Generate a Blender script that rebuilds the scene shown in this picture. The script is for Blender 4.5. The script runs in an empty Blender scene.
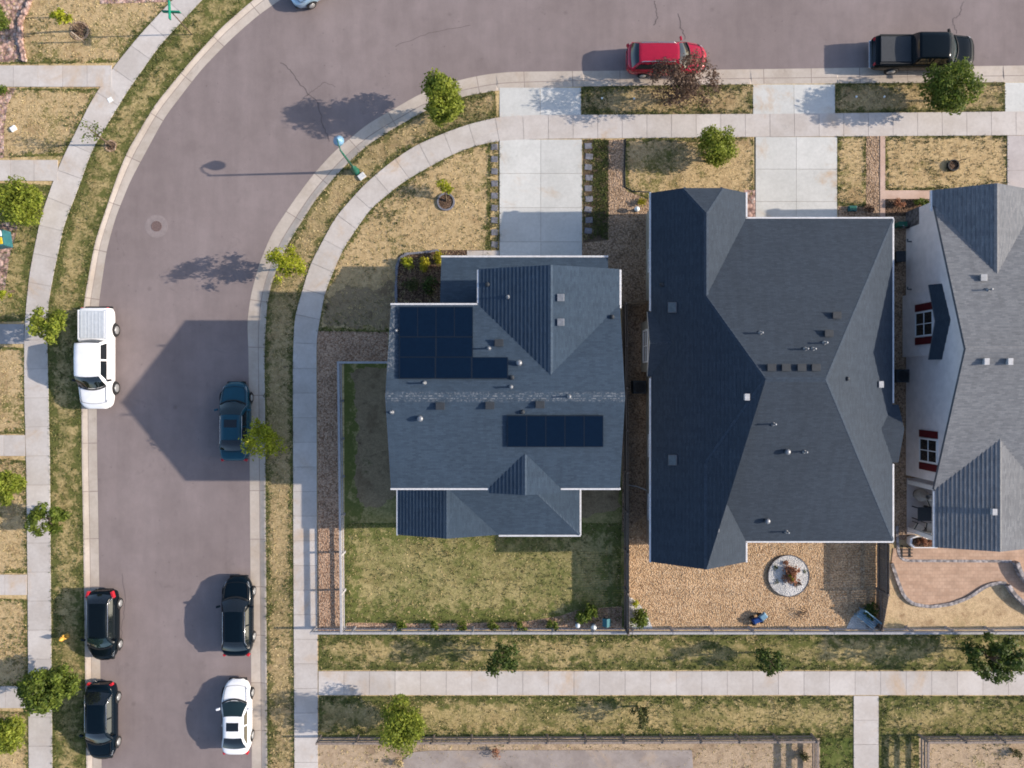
import bpy, bmesh, math, random
import numpy as np
from mathutils import Vector, Matrix
from mathutils.bvhtree import BVHTree
from mathutils.geometry import tessellate_polygon, delaunay_2d_cdt

random.seed(7)
RNG = np.random.default_rng(11)
F, S = 715.0, 16.0           # focal length in pixels; ground pixels per metre
HC = F / S                   # drone height in metres
SUN_EL, SUN_AZ = math.radians(24.1), math.radians(1.5)   # azimuth from +X towards +Y
C = bpy.context.scene.collection
sc = bpy.context.scene

def P(px, py, h=0.0):        # a photo position at height h -> metres
    k = (1 - h / HC) / S
    return Vector(((px - 512) * k, (384 - py) * k, h))
def W(gx, gy, gz=0.0):       # ground-scaled offsets -> metres
    return Vector((gx / S, -gy / S, gz / S))

# ------------------------------------------------------------------ materials
class NT:
    def __init__(s, name):
        s.m = bpy.data.materials.new(name); s.m.use_nodes = True
        s.t = s.m.node_tree; s.t.nodes.clear()
        s.out = s.t.nodes.new('ShaderNodeOutputMaterial')
        s.b = s.t.nodes.new('ShaderNodeBsdfPrincipled')
        s.t.links.new(s.b.outputs[0], s.out.inputs[0])
    def n(s, typ, ins=None, **props):
        nd = s.t.nodes.new('ShaderNode' + typ)
        for k, v in props.items(): setattr(nd, k, v)
        for k, v in (ins or {}).items(): s.set(nd.inputs[k], v)
        return nd
    def set(s, sock, v):
        if hasattr(v, 'is_output'): s.t.links.new(v, sock)
        elif isinstance(v, (tuple, list)) and len(v) == 3 and sock.type == 'RGBA': sock.default_value = (*v, 1)
        else: sock.default_value = v
    def pos(s): return s.n('NewGeometry').outputs['Position']
    def noise(s, scale, detail=3, rough=.6, vec=None, dist=0):
        return s.n('TexNoise', {'Vector': vec or s.pos(), 'Scale': scale, 'Detail': detail, 'Roughness': rough, 'Distortion': dist}).outputs['Fac']
    def ramp(s, fac, lo, hi, a=0., b=1.):
        return s.n('MapRange', {'Value': fac, 'From Min': lo, 'From Max': hi, 'To Min': a, 'To Max': b}, interpolation_type='SMOOTHSTEP').outputs[0]
    def mix(s, fac, a, b, blend='MIX'):
        nd = s.n('Mix', data_type='RGBA', blend_type=blend)
        s.set(nd.inputs[0], fac); s.set(nd.inputs[6], a); s.set(nd.inputs[7], b)
        return nd.outputs[2]
    def math(s, op, a, b=0.):
        nd = s.n('Math', operation=op); s.set(nd.inputs[0], a); s.set(nd.inputs[1], b); return nd.outputs[0]
    def mul(s, col, f):      # scale a colour by a scalar
        return s.n('VectorMath', {0: col, 'Scale': f}, operation='SCALE').outputs[0]
    def bump(s, h, strength, dist):
        s.set(s.b.inputs['Normal'], s.n('Bump', {'Height': h, 'Strength': strength, 'Distance': dist}).outputs[0])
    def fin(s, col, rough=.9, spec=.2, **kw):
        s.set(s.b.inputs['Base Color'], col); s.set(s.b.inputs['Roughness'], rough)
        s.set(s.b.inputs['Specular IOR Level'], spec)
        for k, v in kw.items(): s.set(s.b.inputs[k.replace('_', ' ')], v)
        return s.m

def m_plain(name, col, rough=.6, spec=.3, var=.12, scale=6., **kw):
    t = NT(name); f = t.ramp(t.noise(scale, 4), .3, .7, 1 - var, 1 + var)
    return t.fin(t.mul(t.mix(0., col, col), f), rough, spec, **kw)
def m_lawn(name, d1, d2, g, lo, hi, soil=(.13, .098, .06), soil_lo=.67, dark=.74, edge=0., ew=6.):
    t = NT(name)
    big = t.noise(.26, 5, .62); mid = t.noise(1.5, 5, .68); fin = t.noise(7, 5, .75); tiny = t.noise(26, 3, .8)
    a = t.math('ADD', t.math('MULTIPLY', big, .45), t.math('ADD', t.math('MULTIPLY', mid, .3), t.math('MULTIPLY', fin, .25)))
    col = t.mix(t.ramp(t.math('ADD', t.math('MULTIPLY', tiny, .5), t.math('MULTIPLY', t.noise(3.2, 5, .7), .5)), .36, .62), d1, d2)
    col = t.mix(t.math('MULTIPLY', t.ramp(t.noise(.55, 5, .7), .50, .66), .55), col, tuple(c * f for c, f in zip(d1, (.66, .60, .58))))
    if edge:
        ed = t.n('Attribute', attribute_name='edge').outputs['Fac']
        k = t.math('ADD', ed, t.ramp(mid, .3, .7, -ew * .65, ew * .65))
        a = t.math('SUBTRACT', a, t.ramp(k, 0., ew, edge, 0.))
    col = t.mix(t.ramp(a, lo, hi), g, col)
    col = t.mix(t.ramp(t.math('ADD', t.math('MULTIPLY', mid, .6), t.math('MULTIPLY', fin, .4)), soil_lo - .08, soil_lo + .03), col, soil)
    col = t.mul(col, t.ramp(t.math('ADD', t.math('MULTIPLY', fin, .55), t.math('MULTIPLY', tiny, .45)), .3, .66, dark, 1.25))
    t.bump(t.math('ADD', fin, t.math('MULTIPLY', tiny, .6)), .55, .05)
    return t.fin(col, 1., .05)
def m_gravel(name, cols, scale, dark=.5):
    t = NT(name)
    v = t.n('TexVoronoi', {'Vector': t.pos(), 'Scale': scale, 'Randomness': 1.}, feature='F1')
    r = t.n('ValToRGB', {'Fac': t.n('SeparateColor', {0: v.outputs['Color']}).outputs[0]}).outputs[0]
    el = r.node.color_ramp.elements
    while len(el) < len(cols): el.new(.5)
    for i, c in enumerate(cols): el[i].position = i / (len(cols) - 1); el[i].color = (*c, 1)
    col = t.mul(r, t.ramp(v.outputs['Distance'], .35, .75, 1.12, dark))
    col = t.mul(col, t.ramp(t.noise(1.1, 4), .3, .7, .86, 1.12))
    t.bump(t.math('MULTIPLY', v.outputs['Distance'], -1.), .9, .05)
    return t.fin(col, .95, .1)
def m_concrete(name, c1, c2, warm=(.46, .33, .215), tone=True, stain=.75):
    t = NT(name)
    col = t.mix(t.ramp(t.noise(.6, 5, .6), .35, .65), c1, c2)
    if tone:
        at = t.n('Attribute', attribute_name='tone').outputs['Fac']
        col = t.mul(col, t.ramp(at, 0., 1., .94, 1.05))
    col = t.mix(t.math('MULTIPLY', t.ramp(t.noise(.23, 5, .7, dist=.6), .53, .72), stain), col, warm)
    col = t.mul(col, t.ramp(t.noise(5., 6, .75), .3, .7, .94, 1.05))
    col = t.mul(col, t.ramp(t.noise(60, 2, .7), .3, .7, .95, 1.05))
    col = t.mul(col, t.ramp(t.noise(1.1, 6, .75, dist=.8), .58, .72, 1., .87))
    t.bump(t.noise(50, 3), .15, .01)
    return t.fin(col, .92, .15)
def m_asphalt():
    t = NT('asphalt')
    mp = t.n('Mapping', {'Vector': t.pos(), 'Scale': (1., .12, 1.)}).outputs[0]
    col = t.mix(t.ramp(t.noise(.16, 5, .6), .33, .68), (.200, .163, .158), (.236, .194, .190))
    col = t.mul(col, t.ramp(t.noise(.9, 4, .7), .3, .7, .95, 1.05))
    col = t.mul(col, t.ramp(t.noise(.75, 4, .7, vec=mp), .32, .68, .94, 1.05))
    col = t.mul(col, t.ramp(t.noise(45, 3, .8), .25, .75, .82, 1.18))
    col = t.mul(col, t.ramp(t.noise(.5, 6, .75, dist=1.), .60, .72, 1., .86))
    col = t.mul(col, t.ramp(t.n('TexVoronoi', {'Vector': t.pos(), 'Scale': .4}).outputs['Distance'], .02, .08, .82, 1.))
    sp = t.n('TexVoronoi', {'Vector': t.pos(), 'Scale': 1.4}).outputs['Distance']
    col = t.mul(col, t.ramp(sp, .02, .07, .6, 1.))
    t.bump(t.noise(60, 3), .35, .012)
    return t.fin(col, .93, .15)
def m_shingle(name, c1, c2, course=.2, pale_specks=False):
    t = NT(name)
    uv = t.n('UVMap', uv_map='UVMap').outputs[0]
    br = t.n('TexBrick', {'Vector': uv, 'Color1': (0, 0, 0), 'Color2': (1, 1, 1), 'Mortar': (.3, .3, .3), 'Scale': 1., 'Mortar Size': .012,
                          'Bias': 0., 'Brick Width': .30, 'Row Height': course * .5}).outputs['Color']
    f = t.n('SeparateColor', {0: br}).outputs[0]
    col = t.mix(f, c1, c2)
    col = t.mul(col, t.ramp(t.noise(.35, 5, .65), .3, .7, .94, 1.06))
    col = t.mul(col, t.ramp(t.n('TexNoise', {'Vector': t.n('Mapping', {'Vector': uv, 'Scale': (3., .35, 1.)}).outputs[0], 'Scale': 1., 'Detail': 3.}).outputs['Fac'], .35, .65, .965, 1.035))
    col = t.mul(col, t.ramp(t.noise(22, 4, .85), .25, .75, .80, 1.20))
    if pale_specks:      # paler specks along the main ridge and the west rake
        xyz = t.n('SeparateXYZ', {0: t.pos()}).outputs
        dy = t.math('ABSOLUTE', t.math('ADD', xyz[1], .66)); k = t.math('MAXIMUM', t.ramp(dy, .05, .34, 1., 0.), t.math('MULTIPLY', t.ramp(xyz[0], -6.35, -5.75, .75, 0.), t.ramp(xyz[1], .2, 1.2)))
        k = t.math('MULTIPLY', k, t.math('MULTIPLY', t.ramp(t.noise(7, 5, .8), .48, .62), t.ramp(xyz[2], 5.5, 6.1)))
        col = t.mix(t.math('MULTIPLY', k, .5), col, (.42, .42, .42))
    t.bump(t.noise(60, 3), .5, .012)
    return t.fin(col, .88, .25)
def m_leaf(name, c1, c2, trans=.3):
    t = NT(name)
    r = t.n('NewGeometry').outputs['Random Per Island']
    col = t.mul(t.mix(r, c1, c2), t.ramp(t.noise(2., 3), .3, .7, .68, 1.28))
    t.fin(col, .6, .25)
    tr = t.n('BsdfTranslucent', {'Color': col})
    mx = t.n('MixShader', {0: trans, 1: t.b.outputs[0], 2: tr.outputs[0]})
    t.t.links.new(mx.outputs[0], t.out.inputs[0])
    return t.m
def m_paint(name, col, rough=.28, coat=.6, metal=0., spec=.35):
    t = NT(name); f = t.ramp(t.noise(3., 3), .3, .7, .96, 1.04)
    return t.fin(t.mul(t.mix(0., col, col), f), rough, spec, Coat_Weight=coat, Coat_Roughness=.06, Metallic=metal)
def m_glass(name, col=(.008, .011, .014), rough=.04):
    t = NT(name); return t.fin(col, rough, .6, Coat_Weight=.4)
def m_panel():
    t = NT('solar_glass')
    uv = t.n('UVMap', uv_map='UVMap').outputs[0]
    br = t.n('TexBrick', {'Vector': uv, 'Color1': (.0012, .0065, .019), 'Color2': (.0018, .008, .022), 'Mortar': (.002, .009, .024), 'Scale': 1.,
                          'Mortar Size': .006, 'Brick Width': .157, 'Row Height': .157}, offset=0.).outputs['Color']
    return t.fin(br, .1, .25)
def m_wood(name, c1, c2, scale=(3, 3, 30)):
    t = NT(name); mp = t.n('Mapping', {'Vector': t.pos(), 'Scale': scale}).outputs[0]
    col = t.mix(t.ramp(t.noise(2.2, 5, .7, vec=mp), .3, .7), c1, c2)
    return t.fin(t.mul(col, t.ramp(t.noise(12, 3), .3, .7, .85, 1.12)), .9, .15)
def m_siding(name, col):
    t = NT(name); z = t.n('SeparateXYZ', {0: t.pos()}).outputs[2]
    saw = t.math('FRACT', t.math('DIVIDE', z, .18))
    t.bump(t.math('SUBTRACT', 1., saw), .6, .02)
    return t.fin(t.mul(t.mix(0., col, col), t.ramp(t.noise(2., 4), .3, .7, .93, 1.06)), .75, .2)
def m_pavers():
    t = NT('red_pavers')
    br = t.n('TexBrick', {'Vector': t.pos(), 'Color1': (.42, .28, .20), 'Color2': (.47, .325, .238), 'Mortar': (.36, .245, .18), 'Scale': 1.,
                          'Mortar Size': .012, 'Brick Width': .3, 'Row Height': .22}).outputs['Color']
    col = t.mul(br, t.ramp(t.noise(1.5, 5, .7), .3, .7, .86, 1.12))
    return t.fin(col, .9, .15)

M = {}
M['dry_far'] = m_lawn('far_dry_lawn', (.38, .27, .13), (.55, .42, .23), (.18, .165, .06), .38, .49)
M['dry'] = m_lawn('dry_lawn', (.335, .238, .122), (.505, .378, .212), (.135, .130, .042), .39, .49, edge=.13, ew=5.)
M['dry2'] = m_lawn('straw_lawn', (.345, .245, .125), (.51, .385, .215), (.15, .14, .05), .37, .46, edge=.12, ew=4.)
M['mid'] = m_lawn('patchy_lawn', (.29, .225, .10), (.45, .345, .175), (.108, .112, .036), .38, .60, edge=.14, ew=14., soil=(.17, .125, .085))
M['strip'] = m_lawn('kerbside_lawn', (.30, .215, .108), (.46, .345, .19), (.128, .118, .045), .36, .57, soil_lo=.62, edge=.16, ew=6.5)
M['green'] = m_lawn('green_lawn', (.165, .17, .055), (.25, .225, .09), (.088, .110, .030), .44, .74, soil_lo=.75, edge=.13, ew=9.)
M['yard'] = m_lawn('back_lawn', (.27, .235, .10), (.40, .325, .16), (.120, .132, .040), .37, .62, soil_lo=.74, edge=.17, ew=22.)
M['bare'] = m_lawn('bare_soil_lawn', (.21, .155, .095), (.30, .23, .14), (.105, .10, .045), .37, .45, soil_lo=.6, soil=(.125, .09, .057))
M['dirt'] = m_lawn('dirt_yard', (.31, .23, .15), (.44, .335, .235), (.22, .19, .085), .36, .44, soil=(.22, .16, .11), soil_lo=.60, dark=.78)
M['sand'] = m_lawn('sandy_dirt', (.42, .305, .18), (.54, .405, .255), (.36, .28, .155), .40, .5, soil=(.28, .19, .11), soil_lo=.60, dark=.8)
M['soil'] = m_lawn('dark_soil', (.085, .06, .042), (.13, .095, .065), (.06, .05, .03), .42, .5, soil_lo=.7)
M['gravel_red'] = m_gravel('red_gravel', [(.21, .12, .075), (.37, .235, .155), (.48, .33, .23), (.33, .22, .155)], 12, .72)
M['gravel_tan'] = m_gravel('tan_river_rock', [(.29, .18, .10), (.45, .295, .17), (.53, .37, .225), (.39, .255, .155), (.57, .425, .285)], 13, .70)
M['gravel_brown'] = m_gravel('brown_mulch_rock', [(.18, .118, .075), (.33, .225, .145), (.43, .305, .21), (.28, .20, .145)], 12, .7)
M['white_rock'] = m_gravel('white_rock', [(.40, .39, .38), (.50, .49, .48), (.56, .54, .52)], 14, .88)
M['mulch'] = m_gravel('bark_mulch', [(.07, .045, .03), (.14, .09, .06), (.20, .13, .09)], 12)
M['pinkrock'] = m_gravel('pink_rock', [(.40, .25, .20), (.52, .36, .30), (.34, .20, .17), (.56, .44, .38)], 4.5)
M['concrete'] = m_concrete('sidewalk_concrete', (.46, .415, .38), (.52, .48, .45))
M['drive'] = m_concrete('driveway_concrete', (.50, .497, .472), (.555, .55, .525), stain=.85)
M['kerb'] = m_concrete('kerb_concrete', (.41, .35, .295), (.48, .42, .365), stain=.3)
M['grey_slab'] = m_concrete('grey_slab', (.27, .265, .27), (.33, .325, .33), tone=False, stain=.15)
M['worn_slab'] = m_concrete('worn_slab', (.255, .215, .195), (.33, .285, .26), tone=False, stain=.4)
M['lot_slab'] = m_concrete('lot_slab', (.40, .36, .35), (.46, .42, .41), tone=False, stain=.2)
M['asphalt'] = m_asphalt()
M['crack'] = m_plain('crack_tar', (.12, .10, .10), .9, .1)
M['shingle'] = m_shingle('slate_blue_shingles', (.031, .050, .076), (.044, .068, .100), pale_specks=True)
M['shingle2'] = m_shingle('charcoal_shingles', (.029, .040, .056), (.039, .052, .071))
M['shingle3'] = m_shingle('grey_shingles', (.120, .126, .138), (.180, .186, .198))
M['flat_panel'] = m_plain('roof_patch_panel', (.085, .115, .14), .6)
M['white'] = m_plain('white_trim', (.74, .74, .75), .5, .4, .05)
M['gutter_white'] = m_plain('gutter_white', (.58, .58, .60), .5, .4, .12)
M['white_dirty'] = m_plain('weathered_white', (.55, .55, .56), .7, .2, .15)
M['grey_trim'] = m_plain('slate_trim', (.10, .11, .13), .6)
M['siding1'] = m_siding('blue_grey_siding', (.20, .23, .27)); M['siding2'] = m_siding('taupe_siding', (.33, .30, .25)); M['siding3'] = m_siding('pale_grey_siding', (.74, .68, .67))
M['stone'] = m_gravel('stone_veneer', [(.10, .095, .10), (.17, .16, .165), (.13, .12, .12)], 3.5)
M['pane'] = m_glass('window_pane'); M['solar'] = m_panel(); M['solar_frame'] = m_plain('black_aluminium', (.006, .011, .021), .5, .2)
M['vent'] = m_plain('galvanised', (.22, .23, .25), .45, .5, .15, Metallic=.4); M['vent_dark'] = m_plain('dark_vent', (.03, .035, .042), .7)
M['vent_white'] = m_plain('white_vent', (.40, .40, .41), .6)
M['fence_grey'] = m_wood('grey_fence_wood', (.30, .295, .31), (.42, .41, .42), (8, 8, 8)); M['fence_brown'] = m_wood('brown_fence_wood', (.17, .135, .115), (.30, .25, .22), (6, 6, 6))
M['fence_dark'] = m_wood('dark_fence_wood', (.13, .105, .09), (.22, .18, .155), (6, 6, 3)); M['fence_tan'] = m_wood('tan_fence_wood', (.23, .17, .115), (.33, .25, .175), (6, 6, 3))
M['bark'] = m_plain('bark', (.12, .09, .065), .95, .1, .3, 14.); M['bark_pale'] = m_plain('pale_bark', (.27, .23, .19), .95, .1, .25, 14.)
LEAF = {'bright': ((.120, .165, .018), (.290, .325, .045)), 'green': ((.060, .100, .015), (.175, .220, .034)), 'dark': ((.034, .062, .014), (.100, .140, .030)),
        'lime': ((.21, .25, .015), (.42, .43, .035)), 'yellow': ((.24, .22, .012), (.42, .37, .03)), 'purple': ((.075, .046, .036), (.20, .135, .095)),
        'olive': ((.055, .065, .02), (.125, .13, .045)), 'rust': ((.22, .085, .05), (.46, .24, .14)), 'straw': ((.36, .28, .13), (.60, .48, .26)),
        'turf': ((.055, .075, .018), (.125, .142, .040)), 'turf2': ((.17, .15, .055), (.30, .25, .105))}
for k, (a, b) in LEAF.items(): M['leaf_' + k] = m_leaf('leaf_' + k, a, b, .12 if k in ('turf', 'turf2', 'straw') else .45)
M['glass_car'] = m_glass('car_glass'); M['glass_teal'] = m_glass('tinted_windscreen', (.010, .022, .024), .05)
M['tyre'] = m_plain('tyre_rubber', (.018, .018, .019), .8); M['rim'] = m_plain('alloy', (.46, .47, .48), .35, .5, .1, Metallic=.6)
M['black'] = m_plain('black_plastic', (.014, .015, .017), .6); M['lamp_red'] = m_plain('red_lens', (.42, .015, .025), .15, .6); M['lamp_clear'] = m_plain('clear_lens', (.34, .36, .39), .15, .6)
M['chrome'] = m_plain('chrome', (.62, .63, .65), .18, .5, .05, Metallic=.85)
M['green_paint'] = m_paint('green_post_paint', (.012, .105, .070), .4, .3); M['sign_green'] = m_plain('sign_green', (.012, .20, .13), .5)
M['iron'] = m_plain('rusty_iron', (.15, .085, .068), .8, .2, .3, 20.); M['yellow_paint'] = m_plain('hydrant_yellow', (.62, .34, .06), .5)
M['pavers'] = m_pavers(); M['paver_grey'] = m_gravel('grey_edging', [(.24, .22, .22), (.36, .33, .33), (.30, .28, .28)], 4., .6)
M['stepper'] = m_plain('stepping_stone', (.17, .17, .195), .9, .1, .2); M['pink_path'] = m_concrete('pink_path', (.47, .33, .26), (.54, .40, .33), tone=False, stain=.1)
M['blue_toy'] = m_plain('blue_plastic', (.012, .05, .20), .4); M['teal'] = m_plain('teal_plastic', (.03, .13, .155), .5); M['red_paint'] = m_plain('barn_red_paint', (.10, .008, .012), .6)
M['bench_blue'] = m_plain('pale_blue_paint', (.14, .26, .36), .6); M['beige'] = m_plain('beige_cushion', (.62, .57, .50), .9); M['clay'] = m_plain('grey_clay', (.30, .275, .25), .9)
M['globe'] = m_plain('white_globe', (.78, .80, .78), .2, .5, .04); M['yellow_lid'] = m_plain('yellow_lid', (.62, .44, .02), .5)
M['lantern'] = m_plain('frosted_lantern', (.62, .68, .74), .25, .6, .04); M['lantern_blue'] = m_paint('blue_lantern_cap', (.16, .30, .44), .35, .3)

# ------------------------------------------------------------------ mesh building
def wloc(o):
    v = Vector((0, 0, 0))
    while o: v += o.location; o = o.parent
    return v
class MB:
    def __init__(s): s.v = []; s.f = []; s.mi = []; s.tone = []
    def face(s, pts, mi=0, tone=.5):
        b = len(s.v); s.v += [tuple(p) for p in pts]; s.f.append(tuple(range(b, b + len(pts)))); s.mi.append(mi); s.tone.append(tone)
    def add(s, vs, fs, mi=0, tone=.5):
        b = len(s.v); s.v += [tuple(p) for p in vs]
        for f in fs: s.f.append(tuple(i + b for i in f)); s.mi.append(mi); s.tone.append(tone)
        return s
    def box(s, c, d, rz=0., mi=0, ry=0., taper=1.):
        x, y, z = d[0] / 2, d[1] / 2, d[2] / 2
        R = Matrix.Rotation(rz, 3, 'Z') @ Matrix.Rotation(ry, 3, 'Y')
        vs = [R @ Vector((a * x * (taper if e > 0 else 1), b * y * (taper if e > 0 else 1), e * z)) + Vector(c) for e in (-1, 1) for a, b in ((-1, -1), (1, -1), (1, 1), (-1, 1))]
        return s.add(vs, [(3, 2, 1, 0), (4, 5, 6, 7), (0, 1, 5, 4), (1, 2, 6, 5), (2, 3, 7, 6), (3, 0, 4, 7)], mi)
    def prism(s, poly, z0, z1, mi=0, tone=.5):          # poly: xy list in metres
        a = sum(poly[i][0] * poly[(i + 1) % len(poly)][1] - poly[(i + 1) % len(poly)][0] * poly[i][1] for i in range(len(poly)))
        if a < 0: poly = poly[::-1]
        n = len(poly)
        vs = [(p[0], p[1], z0) for p in poly] + [(p[0], p[1], z1) for p in poly]
        tr = tessellate_polygon([[Vector((p[0], p[1], 0)) for p in poly]])
        fs = []
        for t in tr:
            A, B, D = (Vector((poly[i][0], poly[i][1])) for i in t)
            t = tuple(t) if (B - A).cross(D - A) > 0 else tuple(t)[::-1]
            fs += [tuple(i + n for i in t), t[::-1]]
        return s.add(vs, fs + [(i, (i + 1) % n, (i + 1) % n + n, i + n) for i in range(n)], mi, tone)
    def tube(s, pts, rad, n=8, mi=0, cap=True):
        pts = [Vector(p) for p in pts]; vs = []; fs = []
        rad = rad if isinstance(rad, (list, tuple)) else [rad] * len(pts)
        u = None
        for i, p in enumerate(pts):
            d = (pts[min(i + 1, len(pts) - 1)] - pts[max(i - 1, 0)]).normalized()
            if u is None: u = d.orthogonal().normalized()
            u = (u - d * u.dot(d)).normalized(); w = d.cross(u)
            vs += [p + (u * math.cos(2 * math.pi * k / n) + w * math.sin(2 * math.pi * k / n)) * rad[i] for k in range(n)]
        for i in range(len(pts) - 1):
            fs += [(i * n + k, i * n + (k + 1) % n, (i + 1) * n + (k + 1) % n, (i + 1) * n + k) for k in range(n)]
        if cap: fs += [tuple(range(n))[::-1], tuple(range((len(pts) - 1) * n, len(pts) * n))]
        return s.add(vs, fs, mi)
    def lathe(s, c, prof, n=16, mi=0):                 # prof: (radius, z)
        vs = [(c[0] + r * math.cos(2 * math.pi * k / n), c[1] + r * math.sin(2 * math.pi * k / n), c[2] + z) for r, z in prof for k in range(n)]
        fs = [(i * n + k, i * n + (k + 1) % n, (i + 1) * n + (k + 1) % n, (i + 1) * n + k) for i in range(len(prof) - 1) for k in range(n)]
        return s.add(vs, fs + [tuple(range(n))[::-1], tuple(range((len(prof) - 1) * n, len(prof) * n))], mi)
    def build(s, name, mats, parent=None, local=False, smooth=False, bevel=0., sub=0):
        me = bpy.data.meshes.new(name); v = np.array(s.v, dtype=float)
        if local: org = Vector((0, 0, 0))
        elif parent: org = wloc(parent)
        else: org = Vector(((v[:, 0].min() + v[:, 0].max()) / 2, (v[:, 1].min() + v[:, 1].max()) / 2, v[:, 2].min()))
        me.from_pydata([tuple(p) for p in (v - np.array(org))], [], s.f)
        for m in (mats if isinstance(mats, (list, tuple)) else [mats]): me.materials.append(M[m] if isinstance(m, str) else m)
        me.polygons.foreach_set('material_index', s.mi)
        at = me.attributes.new('tone', 'FLOAT', 'FACE'); at.data.foreach_set('value', s.tone)
        if smooth: me.polygons.foreach_set('use_smooth', [True] * len(s.f))
        me.update()
        o = bpy.data.objects.new(name, me); C.objects.link(o)
        if parent: o.parent = parent
        elif not local: o.location = org
        if bevel: b = o.modifiers.new('b', 'BEVEL'); b.width = bevel; b.segments = 2; b.limit_method = 'ANGLE'
        if sub: b = o.modifiers.new('s', 'SUBSURF'); b.levels = b.render_levels = sub
        return o
def tag(o, label, cat, group=None):
    o['label'] = label; o['category'] = cat
    if group: o['group'] = group
    return o
def thing(name, label, cat, loc=(0, 0, 0), rz=0., group=None):
    o = bpy.data.objects.new(name, None); C.objects.link(o); o.empty_display_size = .3
    o.location = loc; o.rotation_euler = (0, 0, rz)
    return tag(o, label, cat, group)
def struct(o, kind='structure'): o['kind'] = kind; return o
def sheet(name, px, z, mat, kind='structure', thick=None):
    poly = [tuple(P(*p)[:2]) for p in px]; b = MB()
    if thick: b.prism(poly, z - thick, z)
    else:
        for t in tessellate_polygon([[Vector((p[0], p[1], 0)) for p in poly]]):
            A, B, D = (Vector(poly[i]) for i in t); t = t if (B - A).cross(D - A) > 0 else t[::-1]
            b.face([(poly[i][0], poly[i][1], z) for i in t])
    return struct(b.build(name, mat), kind)

# ------------------------------------------------------------------ curves of the street (photo pixels on the ground)
def smooth_line(pts, n=260):
    p = np.array(pts, float); d = np.r_[0, np.cumsum(np.hypot(*np.diff(p, axis=0).T))]
    t = np.linspace(0, d[-1], n * 4); q = np.c_[np.interp(t, d, p[:, 0]), np.interp(t, d, p[:, 1])]
    k = 31; ker = np.hanning(k + 2)[1:-1]; ker /= ker.sum()
    pad = np.r_[2 * q[0] - q[1:k // 2 + 1][::-1], q, 2 * q[-1] - q[-k // 2:-1][::-1]]
    q = np.c_[np.convolve(pad[:, 0], ker, 'valid'), np.convolve(pad[:, 1], ker, 'valid')]
    d = np.r_[0, np.cumsum(np.hypot(*np.diff(q, axis=0).T))]; t = np.linspace(0, d[-1], n)
    return np.c_[np.interp(t, d, q[:, 0]), np.interp(t, d, q[:, 1])]
FARB, FARR = 2600, 2900
in_asph = smooth_line([(255, 1500), (251.5, 768), (249.8, 540), (249, 420), (248, 350), (246.8, 321), (250.6, 294), (259, 263), (272, 232), (294.4, 199), (313, 174), (334, 151), (367.5, 123.5), (420.6, 93), (457.8, 79.7), (488, 73.5), (512, 71.3), (640, 70), (772, 68.5), (1024, 65), (1800, 56)], 600)
in_kerb = smooth_line([(272, 1500), (267.5, 768), (266, 540), (265, 400), (264.5, 350), (267, 305), (272, 281), (286.5, 246), (315.7, 199), (342, 168.7), (367.5, 144.8), (388.7, 131.5), (423, 111.6), (460.5, 97), (499, 90), (580, 86.5), (772, 83.9), (1024, 82), (1800, 73)], 600)
sw_out = smooth_line([(300, 1500), (294.6, 768), (293.5, 540), (293, 361), (294.5, 318), (310, 265), (335.6, 217), (365, 184), (392.7, 160.7), (416.6, 144.8), (442, 134), (468.4, 124.3), (499, 116.9), (530, 115.2), (772, 114), (1024, 111.6), (1800, 104)], 600)
sw_in = smooth_line([(323, 1500), (318, 768), (317, 540), (316.5, 339), (325, 291.6), (343.6, 247.7), (370, 209), (402, 182.7), (426, 168.7), (450, 155.5), (473.7, 146), (499, 140.8), (540, 139), (772, 136.8), (1024, 135.3), (1800, 128)], 600)
out_asph = smooth_line([(106, 1500), (101, 768), (98, 540), (96.5, 460), (96, 390), (96.5, 340), (98, 305), (100, 290), (106, 250), (115, 217), (130, 180), (164, 117), (200, 70), (228, 41), (256, 16), (280, -1), (320, -26), (370, -50), (430, -68), (500, -78), (700, -84), (1024, -88), (1800, -98)], 600)
out_kerb = smooth_line([(91, 1500), (86.5, 768), (83.5, 540), (82, 460), (81.5, 390), (82, 340), (84, 302), (95, 242), (116, 180), (127, 152), (155, 105), (190, 62), (222, 27), (252, 1), (280, -21), (318, -46), (368, -68), (430, -86), (500, -95), (700, -101), (1024, -105), (1800, -115)], 600)
osw_r = smooth_line([(56, 1500), (52.5, 768), (51, 600), (50, 460), (48.5, 390), (47.5, 340), (48, 305), (52.5, 280), (64, 225), (79, 187), (92, 150), (127, 92), (160, 45), (202, 0), (230, -28), (270, -60), (330, -92), (420, -116), (500, -124), (1024, -134), (1800, -144)], 600)
osw_l = smooth_line([(32, 1500), (29, 768), (28, 600), (26.5, 460), (24.5, 390), (24.5, 340), (26, 310), (30, 272), (41, 217), (54, 180), (62, 160), (92, 100), (114, 67), (140, 35), (166, 7), (196, -24), (240, -62), (310, -105), (410, -136), (500, -147), (1024, -157), (1800, -168)], 600)
def resample(line, n):
    d = np.r_[0, np.cumsum(np.hypot(*np.diff(line, axis=0).T))]; t = np.linspace(0, d[-1], n)
    return np.c_[np.interp(t, d, line[:, 0]), np.interp(t, d, line[:, 1])]
def matched(a, b):       # for every point of a the nearest point of b (by segment walk)
    bb = resample(b, 24000); out = []
    for p in a: out.append(bb[np.argmin(((bb - p) ** 2).sum(1))])
    out = np.array(out); pad = np.r_[out[:1], out[:1], out, out[-1:], out[-1:]]
    return (pad[:-4] + pad[1:-3] + pad[2:-2] + pad[3:-1] + pad[4:]) / 5 if len(a) > 1000 else out
def between(line, lo, hi):   # points of a line with lo <= arc index <= hi by picture test
    return [tuple(p) for p in line if lo(p) and hi(p)]

Z_ROAD = -.07
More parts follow.
